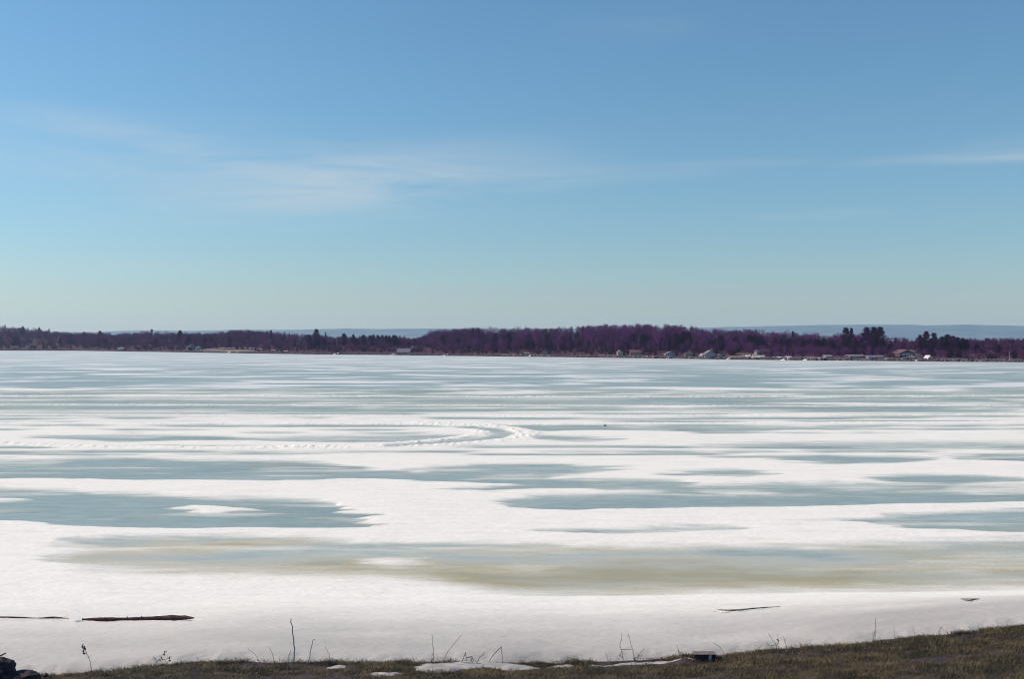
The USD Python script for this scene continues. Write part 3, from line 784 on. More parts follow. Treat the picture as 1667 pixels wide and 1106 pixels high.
# conifers, each singled out: column, top row, kind, width factor, distance behind the shore, label
CON = [
    (8, 529.5, 'spruce', 1.2, 330, 'small pointed conifer on the skyline at the left edge'),
    (37, 532, 'dense', 1.0, 300, 'rounded dark conifer on the far left hill crest'),
    (64, 534, 'dense', 0.9, 280, 'small dark conifer where the left hill begins to drop'),
    (80, 536, 'spruce', 1.2, 240, 'small pointed conifer at the right foot of the left hill'),
    (71, 560, 'dense', 1.1, 12, 'low dark evergreen right at the shore, far left'),
    (115, 543, 'dense', 1.1, 110, 'dark rounded evergreen left of the double evergreens'),
    (137, 541, 'dense', 1.2, 120, 'broad dark evergreen, left of a pair'),
    (163, 539.5, 'dense', 1.2, 120, 'broad dark evergreen, right of a pair'),
    (82, 551, 'dense', 1.0, 60, 'dark evergreen halfway down the left hill'),
    (247, 536.5, 'spruce', 1.3, 130, 'lone pointed conifer rising over the far left ridge end'),
    (254, 552, 'dense', 1.2, 50, 'dark evergreen up the slope left of the white house'),
    (293, 539, 'pine', 1.0, 90, 'dark evergreen on the skyline just left above the white house'),
    (308, 546, 'dense', 1.0, 60, 'dark evergreen right behind the white house'),
    (362, 551, 'dense', 1.1, 70, 'low dark evergreen behind the long low pale house'),
    (405, 538, 'spruce', 1.3, 120, 'slim pointed conifer left of the thin spires'),
    (441, 538, 'spruce', 1.3, 120, 'slim dark conifer by the thin spires'),
    (463, 540.5, 'spruce', 0.8, 130, 'thin conifer spire, left of a row of three'),
    (471, 542, 'spruce', 0.8, 130, 'thin conifer spire, middle of a row of three'),
    (479, 544, 'spruce', 0.8, 130, 'thin conifer spire, right of a row of three'),
    (515, 537, 'dense', 1.0, 40, 'largest dark evergreen on the left half of the shore'),
    (504, 546, 'dense', 1.0, 35, 'dark evergreen hugging the left side of the largest one'),
    (526, 551, 'dense', 1.1, 35, 'dark evergreen hugging the right side of the largest one'),
    (530, 541, 'spruce', 0.8, 90, 'thin spire just right of the largest left evergreen'),
    (560, 544, 'pine', 1.1, 60, 'dark pine, leftmost of the clump of three'),
    (575, 545, 'dense', 0.9, 60, 'dark pine, middle of the clump of three'),
    (592, 546, 'dense', 1.1, 50, 'dark pine, right one of the clump of three'),
    (651, 546, 'spruce', 1.0, 110, 'small spire above the boathouse, left one'),
    (659, 547, 'spruce', 1.0, 110, 'small spire above the boathouse, right one'),
    (656, 557, 'dense', 1.2, 50, 'low dark evergreen behind the grey boathouse'),
    (675, 552, 'dense', 1.1, 90, 'rounded evergreen right above the snowy roof'),
    (746, 545, 'spruce', 1.2, 90, 'slim dark conifer in the wood left of the middle'),
    (770, 535, 'dense', 0.9, 70, 'big dark evergreen standing in the bare wood left of middle'),
    (779, 538, 'dense', 0.8, 75, 'dark evergreen against the right side of the big one'),
    (806, 558, 'dense', 1.2, 20, 'dark evergreen low by the shore left of middle'),
    (862, 552, 'dense', 0.9, 50, 'dark evergreen inside the middle wood'),
    (924, 546, 'spruce', 1.5, 70, 'dark pointed evergreen in the tall middle wood'),
    (1000, 556, 'dense', 1.3, 45, 'dark evergreen behind the small house right of middle'),
    (1070, 553, 'dense', 1.4, 45, 'dark evergreen between the brown pavilion and blue house'),
    (1112, 560, 'dense', 1.2, 30, 'dark evergreen behind the blue-grey house'),
    (1291, 539.5, 'spruce', 1.1, 60, 'single dark spire over the shore houses at the right'),
    (1330, 553, 'dense', 1.2, 40, 'dark evergreen left of the tall right pines'),
    (1352, 556, 'dense', 1.3, 40, 'dark evergreen close left of the tufted pine'),
    (1377, 534.5, 'pine', 0.85, 50, 'tall tufted pine with a bare trunk left of the big pines'),
    (1386, 535.5, 'pine', 0.5, 55, 'slender pine with a small tuft beside the tufted one'),
    (1394, 556, 'dense', 1.3, 25, 'low dark evergreen behind the low pavilion'),
    (1411, 534.5, 'pine', 0.95, 40, 'left one of the three tallest pines'),
    (1423, 533.5, 'pine', 0.95, 42, 'middle one of the three tallest pines'),
    (1433, 534, 'pine', 0.9, 40, 'right one of the three tallest pines'),
    (1419, 550, 'dense', 1.1, 30, 'dark evergreen under the three tallest pines'),
    (1436, 553, 'dense', 1.0, 32, 'dark evergreen right below the three tallest pines'),
    (1498, 546, 'pine', 0.9, 45, 'left one of three open pines over the white gable'),
    (1508, 541, 'pine', 0.9, 45, 'tallest of three open pines over the white gable'),
    (1521, 543.5, 'pine', 0.95, 45, 'right one of three open pines over the white gable'),
    (1534, 549, 'dense', 1.0, 35, 'dense dark pine at the left of the right-hand grove'),
    (1543, 545.5, 'pine', 1.2, 38, 'tallest pine of the dense right-hand grove'),
    (1551, 548, 'dense', 1.0, 35, 'dark pine in the middle of the right-hand grove'),
    (1559, 550.5, 'pine', 1.1, 38, 'ragged pine right of the grove middle'),
    (1567, 552, 'pine', 1.1, 38, 'ragged pine with a split top in the right-hand grove'),
    (1574, 553, 'pine', 1.0, 38, 'last ragged pine at the right end of the grove'),
    (1590, 559, 'dense', 1.1, 40, 'rounded evergreen beyond the right end of the grove'),
    (1625, 562, 'dense', 1.4, 30, 'broad rounded evergreen near the right edge'),
    (1651, 571, 'dense', 1.3, 12, 'small dark evergreen by the shore at the right edge'),
    (1513, 566, 'dense', 1.3, 22, 'low dark evergreen behind the white gable'),
    (1545, 565, 'dense', 1.4, 15, 'low dark evergreen at the foot of the grove'),
    (1562, 568, 'dense', 1.4, 15, 'low dark evergreen at the right foot of the grove'),
]
for k, (u, v, kind, w, s, label) in enumerate(CON):
    d = float(dshore(u)) + s
    x = (u - CU) / F * d
    g = float(far_ground(np.array([x]), np.array([d]))[0])
    h = max(3.0, EYE + (HZ - v) * d / F - g)
    if kind == 'dense' and h > 9:
        w *= 0.75
    plant(kind, k, x, d, h, w, k * 77.0, {'spruce': 'spruce_tree', 'dense': 'evergreen_tree', 'pine': 'pine_tree'}[kind], label, 'tree')
for i in range(8):
    u = 603 + i * 6.2 + rng.uniform(-2, 2)
    d = float(dshore(u)) + 85
    x = (u - CU) / F * d
    g = float(far_ground(np.array([x]), np.array([d]))[0])
    plant('dense', i, x, d, EYE + (HZ - 545.6 - rng.uniform(-0.8, 1.6)) * d / F - g, rng.uniform(0.7, 1.0), i * 50, 'evergreen_tree', 'even-topped evergreen in the row left above the boathouse', 'tree', 'evergreens in the even row left of the boathouse')


def instancer(name, protos, pos, scale, rotz, which, label, category, parent='/World'):
    p = numbered(parent, name)
    pi = UsdGeom.PointInstancer.Define(stage, p)
    for i, parts in enumerate(protos):
        q = f'{p}/source_{"abcdefghijk"[i]}'
        UsdGeom.Xform.Define(stage, q)
        for nm, m, mat in parts:
            usdkit.mesh(stage, q + '/' + nm, m, MAT[mat])
        pi.GetPrototypesRel().AddTarget(q)
    pi.CreatePositionsAttr(Vt.Vec3fArray.FromNumpy(np.asarray(pos, np.float32)))
    pi.CreateScalesAttr(Vt.Vec3fArray.FromNumpy(np.asarray(scale, np.float32)))
    r = np.radians(np.asarray(rotz, float)) / 2
    pi.CreateOrientationsAttr(Vt.QuathArray([Gf.Quath(float(math.cos(a)), 0.0, 0.0, float(math.sin(a))) for a in r]))
    pi.CreateProtoIndicesAttr(Vt.IntArray.FromNumpy(np.asarray(which, np.int32)))
    return tag(pi, label, category, kind='stuff')


# the rest of the wood, which reads as one mass
N = 2680
pos, sc, ro, wh = [], [], [], []
for i in range(N):
    u = rng.uniform(-330, 2000) if i < 2300 else rng.uniform(100, 780)
    s = rng.uniform(60, 230) if rng.random() < 0.75 else rng.uniform(20, 60)
    if u < 130:
        s = rng.uniform(60, 560)
    fr = rng.uniform(0.6, 0.97) * np.interp(s, [20, 60, 100, 230], [0.5, 0.72, 0.94, 0.94])
    if i >= 2300:
        s, fr = rng.uniform(70, 200), rng.uniform(0.62, 1.03)
    if 850 < u < 1180:
        fr = fr * 0.86 if i % 3 else rng.uniform(0.86, 1.0)
    x, d, g, h = tree_at(u, s, fr)
    h = min(h, 22)
    tall = 860 < u < 1180
    pos.append((x, d, g - 0.3)), sc.append((h * rng.uniform(0.9, 1.4), h * rng.uniform(0.9, 1.4), h)), ro.append(rng.uniform(0, 360))
    wh.append(int(rng.integers(2)) if not tall else (2 + int(rng.integers(2)) if rng.random() < 0.5 else int(rng.integers(2))))
instancer('background_wood', [[('trunk', SRC[k][i][1], 'bark'), ('crown', SRC[k][i][2], 'twig')] for k, i in (('round', 0), ('round', 1), ('tall', 0), ('tall', 1))],
          pos, sc, ro, wh, 'dense mass of bare purplish trees filling the far shore wood', 'wood')
# undergrowth: brush, and young evergreens darkening the foot of the wood
pos, sc, ro, wh = [], [], [], []
for i in range(2600):
    u = rng.uniform(-300, 1980)
    s = rng.uniform(6, 130) ** 1.0
    d = float(dshore(u)) + s
    x = (u - CU) / F * d
    onlawn = any(abs(u - a) < b and s < c * 0.9 for a, b, c in lawns)
    if onlawn:
        continue
    g = float(far_ground(np.array([x]), np.array([d]))[0])
    h = rng.uniform(1.5, 4.5)
    pos.append((x, d, g - 0.1)), sc.append((h * 1.1, h * 1.1, h)), ro.append(rng.uniform(0, 360)), wh.append(int(rng.integers(4)))
instancer('undergrowth', [[('twigs', m, 'brush')] for m in SHRUBS], pos, sc, ro, wh, 'bare brush growing under the trees along the far shore', 'undergrowth')
pos, sc, ro, wh = [], [], [], []
for i in range(800):
    u = rng.uniform(-300, 1980)
    dens = np.interp(u, [0, 250, 480, 520, 620, 700, 900, 1000, 1450, 1480, 1520, 1667], [0.2, 0.2, 0.2, 0.8, 0.4, 0.2, 0.4, 0.8, 1, 0.4, 1, 1])
    if rng.random() > dens:
        continue
    s = rng.uniform(35, 110)
    x, d, g, h = tree_at(u, s, rng.uniform(0.35, 0.68))
    if any(abs(u - a) < b and s < c * 1.0 for a, b, c in lawns):
        continue
    h = min(h, 11)
    pos.append((x, d, g - 0.2)), sc.append((h * 0.9, h * 0.9, h)), ro.append(rng.uniform(0, 360)), wh.append(int(rng.integers(3)))
instancer('evergreen_understory', [[('trunk', SRC['dense'][i][1], 'bark'), ('crown', SRC['dense'][i][2], 'needles')] for i in range(3)],
          pos, sc, ro, wh, 'dark young evergreens massed in the lower wood of the far shore', 'wood')

# shoreline stones
stone = trimesh.creation.icosphere(1, 0.5)
pos, sc, ro, wh = [], [], [], []
for i in range(3200):
    u = rng.uniform(-300, 1950)
    s = rng.uniform(0.3, 3.4)
    d = float(dshore(u)) + s
    x = (u - CU) / F * d
    g = float(far_ground(np.array([x]), np.array([d]))[0])
    a = rng.uniform(0.5, 1.5)
    pos.append((x, d, g)), sc.append((a * 1.5, a, a * 0.7)), ro.append(rng.uniform(0, 360)), wh.append(int(rng.integers(2)))
st = []
for k in range(2):
    v = np.array(stone.vertices) * (1 + 0.35 * (meshkit.noise(np.array(stone.vertices) * 3 + k * 9, k)[:, None] - 0.5))
    st.append((v, np.array(stone.faces)))
instancer('shoreline_stones', [[('stone', m, 'shore_stone')] for m in st], pos, sc, ro, wh, 'dark stones edging the far shore above the ice', 'stones')


# ------------------------------------------------------------------ houses across the lake
def house(u, v, wpx, hpx, label, wall='white_paint', roof='grey_roof', gable='front', windows=2, chimney=False, door=True, depth=8.0, eave=0.55, name='house', ymax=330, category='house', roof_snow=None, rot=0.0):
    """Base centre at a photo pixel; width and ridge height as they show."""
    u0 = u
    ds = float(dshore(u0))
    x, y, z = hit(u0, v, far_ground, ds - 4, ds + ymax)
    k = y / F
    w, h = wpx * k, hpx * k
    he = h * eave
    t = thing(name, label, category, (x, y + depth / 2, z - 0.4), rot)
    he, h = he + 0.4, h + 0.4
    hw, hd = w / 2, depth / 2
    if gable == 'front':
        b = MB().prism([(-hw, 0), (hw, 0), (hw, he), (0, h - 0.12), (-hw, he)], -hd, hd)
        obj('wall', b.mesh(), wall, t)
        r = MB()
        o = 0.35
        sl = (h - he) / hw
        r.prism([(-hw - o, he - o * sl), (0, h), (0, h + 0.22), (-hw - o, he - o * sl + 0.22)], -hd - 0.4, hd + 0.4)
        r.prism([(hw + o, he - o * sl), (hw + o, he - o * sl + 0.22), (0, h + 0.223), (0, h + 0.003)], -hd - 0.4, hd + 0.4)
        rf = obj('roof', r.mesh(), roof, t)
    else:
        b = MB()
        prof = [(-hd, 0), (hd, 0), (hd, he), (0, h - 0.12), (-hd, he)]
        p = MB().prism(prof, -hw, hw)
        vv, ff = p.mesh()
        b.add(np.c_[-vv[:, 1], vv[:, 0], vv[:, 2]], ff)
        obj('wall', b.mesh(), wall, t)
        sl, o = (h - he) / hd, 0.4
        r = MB().prism([(-hd - o, he - o * sl), (0, h), (0, h + 0.22), (-hd - o, he - o * sl + 0.22)], -hw - 0.35, hw + 0.35)
        r.prism([(hd + o, he - o * sl), (hd + o, he - o * sl + 0.22), (0, h + 0.223), (0, h + 0.003)], -hw - 0.35, hw + 0.35)
        vv, ff = r.mesh()
        rf = obj('roof', (np.c_[-vv[:, 1], vv[:, 0], vv[:, 2]], ff), roof, t)
    if chimney:
        obj('chimney', MB().box((hw * 0.3, -0.4, h - 0.9), (hw * 0.3 + 0.8, 0.4, h + 0.9)).mesh(), 'brick', rf)
    n = windows
    for i in range(n):
        cx = -hw + w * (i + 1) / (n + 1) * 1.0
        ww, z0 = min(1.1, w / (n * 2.4)), 0.4 + (he - 0.4) * 0.35
        zt = min(z0 + 1.35, he - 0.15)
        wn = obj('window', MB().box((cx - ww / 2, -hd - 0.03, z0), (cx + ww / 2, -hd + 0.05, zt)).mesh(), 'window_glass', t)
        fr = MB()
        fr.box((cx - ww / 2 - 0.12, -hd - 0.06, z0 - 0.12), (cx + ww / 2 + 0.12, -hd - 0.035, z0)).box((cx - ww / 2 - 0.12, -hd - 0.06, zt), (cx + ww / 2 + 0.12, -hd - 0.035, zt + 0.12))
        fr.box((cx - ww / 2 - 0.12, -hd - 0.06, z0), (cx - ww / 2, -hd - 0.035, zt)).box((cx + ww / 2, -hd - 0.06, z0), (cx + ww / 2 + 0.12, -hd - 0.035, zt))
        obj('frame', fr.mesh(), 'white_paint', wn)
    if door and w > 4:
        dx = hw * 0.62
        obj('door', MB().box((dx - 0.5, -hd - 0.04, 0.35), (dx + 0.5, -hd + 0.05, min(2.4, he - 0.1))).mesh(), 'dark_roof', t)
    return t


house(309, 570.6, 11, 10, 'white gabled house by the shore with a grey roof, left of its smaller neighbour', roof='pale_roof', windows=3, chimney=True)
house(322.5, 570.2, 8.5, 7, 'smaller white gabled house just right of the white shoreline house', roof='grey_roof', windows=2)
house(353, 561.6, 18, 4.2, 'long low pale house up the slope behind the white houses', wall='white_paint', roof='dark_roof', gable='side', windows=4, eave=0.6)
house(343.5, 561.0, 5, 5.5, 'narrow tan gable at the left end of the long low house', wall='cream_paint', roof='grey_roof', windows=1, door=False)
house(372, 560.8, 9, 3.6, 'small grey cottage right of the long low pale house', wall='grey_paint', roof='pale_roof', gable='side', windows=2)
house(486, 563.2, 10, 4, 'low cottage with a pale roof left of the largest evergreen', wall='brown_paint', roof='pale_roof', gable='side', windows=2)
house(196, 570.6, 9, 4, 'small grey boat shed on the shore far left', wall='grey_paint', roof='pale_roof', gable='side', windows=1, name='boat_shed', category='shed', depth=6)
house(24, 567.8, 6, 3.5, 'tiny pale cottage at the left end of the shore', wall='cream_paint', roof='grey_roof', gable='side', windows=1)
house(44, 568.0, 7, 3.5, 'second tiny pale cottage from the left end of the shore', wall='white_paint', roof='dark_roof', gable='side', windows=2)
house(657, 576.6, 20, 8.5, 'grey boathouse with a wide pale-edged roof and dark front at the shore', wall='dark_roof', roof='grey_roof', gable='side', windows=3, name='boathouse', category='boathouse', eave=0.32, depth=9)
house(674, 570.0, 11, 5.5, 'brown cottage with a snowy pale roof right behind the boathouse', wall='brown_paint', roof='pale_roof', gable='side', windows=2, chimney=True)
house(733, 560.6, 7, 4, 'pale cottage glimpsed through trees up the slope left of middle', wall='cream_paint', roof='grey_roof', windows=1)
house(748, 561.0, 9, 3.5, 'low pale cottage through the trees, right of another one', wall='grey_paint', roof='pale_roof', gable='side', windows=2)
house(888, 576.2, 7.5, 6.5, 'small pale round-windowed cottage at the shore under the middle wood', wall='grey_paint', roof='dark_roof', windows=2)
house(858, 578.2, 8, 3.8, 'small dull green boat shed at the shore left of the pale cottage', wall='grey_paint', roof='grey_roof', gable='side', windows=1, name='boat_shed', category='shed', depth=5)
house(1010, 579.0, 8.5, 8, 'narrow cream house by the shore right of middle', wall='cream_paint', roof='grey_roof', windows=2)
house(1036, 578.6, 18, 8.5, 'brown house with a broad low roof right of the narrow cream house', wall='brown_paint', roof='brown_paint', gable='side', windows=4, eave=0.45)
house(981, 569.6, 11, 3.0, 'low tan cottage among trees up the bank right of middle', wall='brown_paint', roof='pale_roof', gable='side', windows=2)
house(1092, 580.6, 16, 7, 'blue-grey house with dark windows near the shore', wall='blue_paint', roof='grey_roof', windows=3, eave=0.5)
house(1122, 581.0, 11, 6.5, 'dark brown cottage left of the big grey house', wall='brown_paint', roof='dark_roof', gable='side', windows=2, chimney=True)
house(1157, 582.4, 19, 11, 'big grey house with a steep roof and bright white side porch', wall='grey_paint', roof='grey_roof', windows=3, eave=0.42, chimney=True)
house(1145.5, 582.6, 5, 6, 'bright white porch house touching the left of the big grey house', wall='white_paint', roof='pale_roof', windows=1, door=False)
house(1174, 583.0, 8, 6, 'small grey shed right of the big grey house', wall='grey_paint', roof='dark_roof', windows=1, name='garden_shed', category='shed', depth=5)
house(1181, 566.0, 11, 5.5, 'white house up the slope above the big grey house', wall='white_paint', roof='pale_roof', windows=2)
house(1193, 566.0, 12, 3.2, 'long low tan garage beside the white hillside house', wall='cream_paint', roof='brown_paint', gable='side', windows=3)
house(1243, 577.6, 21, 7.5, 'long grey house among bare trees right of the big grey house', wall='grey_paint', roof='grey_roof', gable='side', windows=5, eave=0.5, chimney=True)
house(1255, 563.0, 6.5, 5.5, 'small tan cottage high on the slope over the long grey house', wall='cream_paint', roof='red_roof', windows=1)
house(1227, 566.2, 13, 3.2, 'low white-walled house left of the tan hillside cottage', wall='white_paint', roof='pale_roof', gable='side', windows=3)
house(1350, 583.0, 10, 4, 'low grey cottage at the shore left of the low pavilion', wall='grey_paint', roof='pale_roof', gable='side', windows=2)
house(1396, 584.0, 23, 5.2, 'low dark pavilion with a flat pale roof under the tall pines', wall='dark_roof', roof='pale_roof', gable='side', windows=3, eave=0.72, name='pavilion', category='pavilion')
house(1426, 585.0, 24, 5.2, 'low greenish-grey boathouse right of the dark pavilion', wall='grey_paint', roof='grey_roof', gable='side', windows=3, eave=0.62, name='boathouse', category='boathouse', depth=6)
house(1477, 579.6, 24, 9.5, 'dark house with pale eaves behind the lawn mound', wall='dark_roof', roof='brown_paint', windows=3, eave=0.42, depth=11)
house(1514, 585.6, 6.0, 6.0, 'small bright white gable below the three open pines', wall='white_paint', roof='white_paint', windows=1, door=False, eave=0.35, depth=5, name='cabin', category='cabin')
house(1596, 580.6, 7, 3.6, 'small cottage with a reddish roof beyond the grove', wall='brown_paint', roof='red_roof', gable='side', windows=1)
house(1612, 584.0, 9, 3.6, 'small brown shed low on the right shore', wall='brown_paint', roof='red_roof', gable='side', windows=1, name='boat_shed', category='shed', depth=4)

# white pole at the far right shore
x, y, z = hit(1643, 588.0, far_ground, 400, 600)
t = thing('flag_pole', 'thin pale pole standing on the shore near the right edge', 'pole', (x, y, z - 0.2))
obj('pole', MB().tube([(0, 0, 0), (0, 0, 4.6)], [0.13, 0.09], 8).mesh(), 'pale_roof', t)
obj('base', MB().box((-0.4, -0.4, 0), (0.4, 0.4, 0.5)).mesh(), 'pale_concrete', t)


# low snow banks left along the far shore: a lens of old snow lying on the ground
def snow_bank(u0, u1, v, hpx, label, deep=5.0, wobble=0.0):
    uc = (u0 + u1) / 2
    ds = float(dshore(uc))
    x, y, z = hit(uc, v, far_ground, ds - 3, ds + 260)
    deep = 1.5 if y - ds < 5 else deep
    w, h = (u1 - u0) * y / F, 0.34 * hpx * y / F
    a = np.linspace(-1, 1, 25)
    b = np.linspace(-1, 1, 9)
    A, B = np.meshgrid(a, b)
    edge = np.clip(1 - (np.abs(A) ** 2.5 + B ** 2), 0, 1) ** 0.6
    px, py = A * w / 2, B * deep / 2
    gz = far_ground(x + px, y + py) - z
    hh = h * edge * (0.75 + 0.45 * fbm2(x + px, y + py, 2.5, 2.0, 3, int(u0))) - 0.15 * (edge < 0.05)
    hh = hh + 0.05
    t = obj('snow_bank', (np.stack([px + x, py + y, gz + z + hh], -1).reshape(-1, 3), grid_faces(9, 25)), 'shore_snow', smooth=True)
    tag(t, label, 'snow bank')


snow_bank(972, 1000, 581.6, 2.0, 'bright flat snow bank at the shore left of the narrow cream house')
snow_bank(1253, 1300, 585.6, 1.3, 'long thin snow bank on the shore below the long grey house')
snow_bank(1180, 1194, 583.6, 1.5, 'short snow bank on the shore right of the grey shed')
snow_bank(1213, 1222, 579.5, 1.4, 'small snow bank before the long grey house')
snow_bank(1222, 1247, 580.8, 1.2, 'thin snow bank along the front of the long grey house')
snow_bank(1258, 1290, 581.5, 1.8, 'broken snow bank on the lawn right of the long grey house')
snow_bank(1305, 1330, 584.8, 1.2, 'thin snow bank on the shore left of the low grey cottage')
snow_bank(1411, 1436, 586.6, 1.0, 'thin snow bank before the greenish-grey boathouse')
snow_bank(1488, 1500, 586.5, 1.3, 'small snow bank at the right foot of the lawn mound')
snow_bank(1439, 1447, 585.3, 2.0, 'short snow bank left of the lawn mound')
snow_bank(635, 646, 576.9, 1.2, 'snow bank on the ice edge left of the grey boathouse')
snow_bank(535, 560, 576.3, 1.0, 'thin snow strip on the shore right of the largest evergreen')
snow_bank(719, 730, 578.6, 2.0, 'small snow bank at the shore below the left slope')
snow_bank(855, 866, 580.3, 1.6, 'small snow bank before the dull green boat shed')
snow_bank(1042, 1062, 581.2, 1.0, 'thin snow strip before the brown broad-roofed house')
snow_bank(1084, 1092, 582.0, 1.2, 'small snow bank before the blue-grey house')
snow_bank(368, 378, 574.0, 1.2, 'small snow bank at the shore below the curving road')

# the curving shore road at the left, a pale band
uu = np.linspace(335, 470, 60)
vv = np.interp(uu, [335, 365, 385, 400, 430, 470], [569.5, 567.4, 566.8, 567.0, 569.6, 572.5])
pts = np.array([hit(a, b, far_ground, float(dshore(a)) - 2, float(dshore(a)) + 220) for a, b in zip(uu, vv)])
road = []
for w in (-3.5, 3.5):
    q = pts.copy()
    q[:, 1] += w
    q[:, 2] = far_ground(q[:, 0], q[:, 1]) + 0.25
    road.append(q)
rv = np.stack(road, 1).reshape(-1, 3)
rf = [[2 * i, 2 * i + 2, 2 * i + 3, 2 * i + 1] for i in range(len(uu) - 1)]
tag(obj('shore_road', (rv, np.array(rf)), 'pale_roof'), 'pale road curving along the slope right of the white house', kind='structure')


# docks pulled up on the shore
def dock(u, v, wpx, label):
    ds = float(dshore(u))
    x, y, z = hit(u, v, far_ground, ds - 3, ds + 60)
    w = wpx * y / F
    t = thing('dock', label, 'dock', (x, y, max(z, 0.0)))
    obj('deck', MB().box((-w / 2, -1.0, 0.85), (w / 2, 1.0, 1.05)).mesh(), 'dock_wood', t)
    for px in (-w / 2 + 0.3, 0, w / 2 - 0.3):
        for py in (-0.8, 0.8):
            obj('post', MB().tube([(px, py, -0.6), (px, py, 0.846)], 0.12, 6).mesh(), 'dock_wood', t)


dock(672, 578.2, 12, 'pale wooden dock on the shore right of the grey boathouse')
dock(1340, 586.0, 14, 'pale wooden dock by the shore left of the low grey cottage')
dock(1068, 582.6, 12, 'small wooden dock between the brown and blue-grey houses')

# ------------------------------------------------------------------ near bank: grass, snow patches, weeds, rocks


def grass_clump(seed, n=46, r=0.16):
    g = np.random.default_rng(seed)
    a, rr = g.uniform(0, 2 * np.pi, n), r * np.sqrt(g.uniform(0, 1, n))
    b = np.c_[rr * np.cos(a), rr * np.sin(a), np.full(n, -0.02)]
    lean = g.uniform(0.2, 1.35, n)
    az = g.normal(0.6, 1.3, n)
    L = g.uniform(0.08, 0.20, n)
    d = np.c_[np.sin(lean) * np.cos(az), np.sin(lean) * np.sin(az), np.cos(lean)]
    mid = b + d * L[:, None] * 0.55
    d2 = d + [0, 0, -0.65]
    tip = mid + d2 * L[:, None] * 0.5
    s = np.cross(d, [0, 0, 1.0]) + 1e-6
    s = s / np.linalg.norm(s, axis=1, keepdims=True) * g.uniform(0.003, 0.006, (n, 1))
    v = np.stack([b - s, b + s, mid + s * 0.8, mid - s * 0.8, tip], 1).reshape(-1, 3)
    k = np.arange(n)[:, None] * 5
    f = np.vstack([k + [0, 1, 2], k + [0, 2, 3], k + [3, 2, 4]])
    return v, f


patches = [  # snow lying on the grass: column, row points of its outline
    [(529, 1087), (548, 1083.5), (563, 1082), (569, 1086), (560, 1090.5), (540, 1090)],
    [(596, 1098.5), (610, 1095.5), (640, 1094.5), (658, 1097), (650, 1101.5), (616, 1102.5)],
    [(668, 1091), (690, 1082), (740, 1079), (790, 1077.5), (830, 1081), (862, 1084), (880, 1087), (868, 1092.5), (820, 1093), (790, 1089.5), (756, 1091), (742, 1096), (705, 1097), (680, 1095)],
    [(884, 1088), (905, 1083.5), (926, 1081.5), (940, 1084.5), (985, 1083.5), (1010, 1080.5), (1048, 1077.5), (1090, 1076.5), (1140, 1077.5), (1143, 1081), (1080, 1082), (1020, 1084.5), (985, 1086.5), (920, 1088.5)],
]
plabels = ['small bluish snow patch on the grass, leftmost of the snow patches', 'small snow patch at the bottom edge of the grass', 'largest snow patch lying over the grass bank under the bent weeds',
           'long thin snow strip on the grass ending at the dark box']
import shapely
from shapely.geometry import Polygon, Point
patch_polys = []
for outline, lab in zip(patches, plabels):
    P = np.array([hit(u, v, near_ground, 20, 29.5)[:2] for u, v in outline])
    poly = Polygon(P).buffer(0)
    if poly.geom_type != 'Polygon':
        poly = max(poly.geoms, key=lambda g: g.area)
    poly = poly.buffer(0.10).buffer(-0.05)
    patch_polys.append(poly)
    x0, y0, x1, y1 = poly.bounds
    gx, gy = np.meshgrid(np.arange(x0 - 0.1, x1 + 0.1, 0.035), np.arange(y0 - 0.1, y1 + 0.1, 0.035))
    wx, wy = gx + 0.22 * fbm2(gx, gy, 0.35, 0.35, 4, 81), gy + 0.14 * fbm2(gx, gy, 0.35, 0.35, 4, 82)
    pts = shapely.points(wx.ravel(), wy.ravel())
    inside = shapely.contains(poly, pts)
    dist = shapely.distance(shapely.boundary(poly), pts) * np.where(inside, 1, -1)
    h = (0.075 * smooth01(dist.reshape(gx.shape) / 0.40 + 0.12) - 0.022 + 0.045 * fbm2(gx, gy, 0.40, 0.30, 4, 83))
    fz = near_ground(gx, gy) + h
    fc = grid_faces(*gx.shape)
    keep = (dist[fc].max(1) > -0.05)
    fc = fc[keep]
    pk = np.unique(fc)
    nw = np.full(gx.size, -1)
    nw[pk] = np.arange(len(pk))
    p = obj('snow_patch', (np.stack([gx, gy, fz], -1).reshape(-1, 3)[pk], nw[fc]), 'snow', smooth=True)
    fattr(p, 'cover', np.ones(len(pk)))
    fattr(p, 'painted_grey', np.clip(0.95 + 0.4 * fbm2(gx, gy, 0.3, 0.3, 3, 84).ravel()[pk], 0, 1))  # patches greyed all over in colour, with random mottling
    tag(p, lab, 'snow patch')

rng = np.random.default_rng(5)
M = 23000
gx = rng.uniform(-15.5, 15.5, M)
gy = 28.4 - 9.5 * rng.uniform(0, 1, M) ** 1.3
edge_y = 27.55 + 0.35 * fbm2(gx, gy, 1.2, 1.2, 4, 66) + 0.35 * fbm2(gx, gy, 0.35, 0.35, 3, 68)
ok = gy < edge_y + 0.9 * rng.random(M) ** 5
hollow = fbm2(gx + 0.6 * gy, gy, 1.6, 0.55, 3, 91)
ok &= ~((hollow < -0.15) & (rng.random(M) < 0.85))
pp = shapely.points(gx, gy)
for poly in patch_polys:
    ok &= ~(shapely.contains(poly.buffer(-0.04), pp))
gx, gy = gx[ok], gy[ok]
gz = near_ground(gx, gy)
hgt = rng.uniform(0.4, 1.25, len(gx)) * (0.75 + 0.8 * fbm2(gx, gy, 1.0, 0.7, 3, 92))
green = fbm2(gx, gy, 2.5, 1.2, 3, 93) + rng.normal(0, 0.25, len(gx)) > 0.25
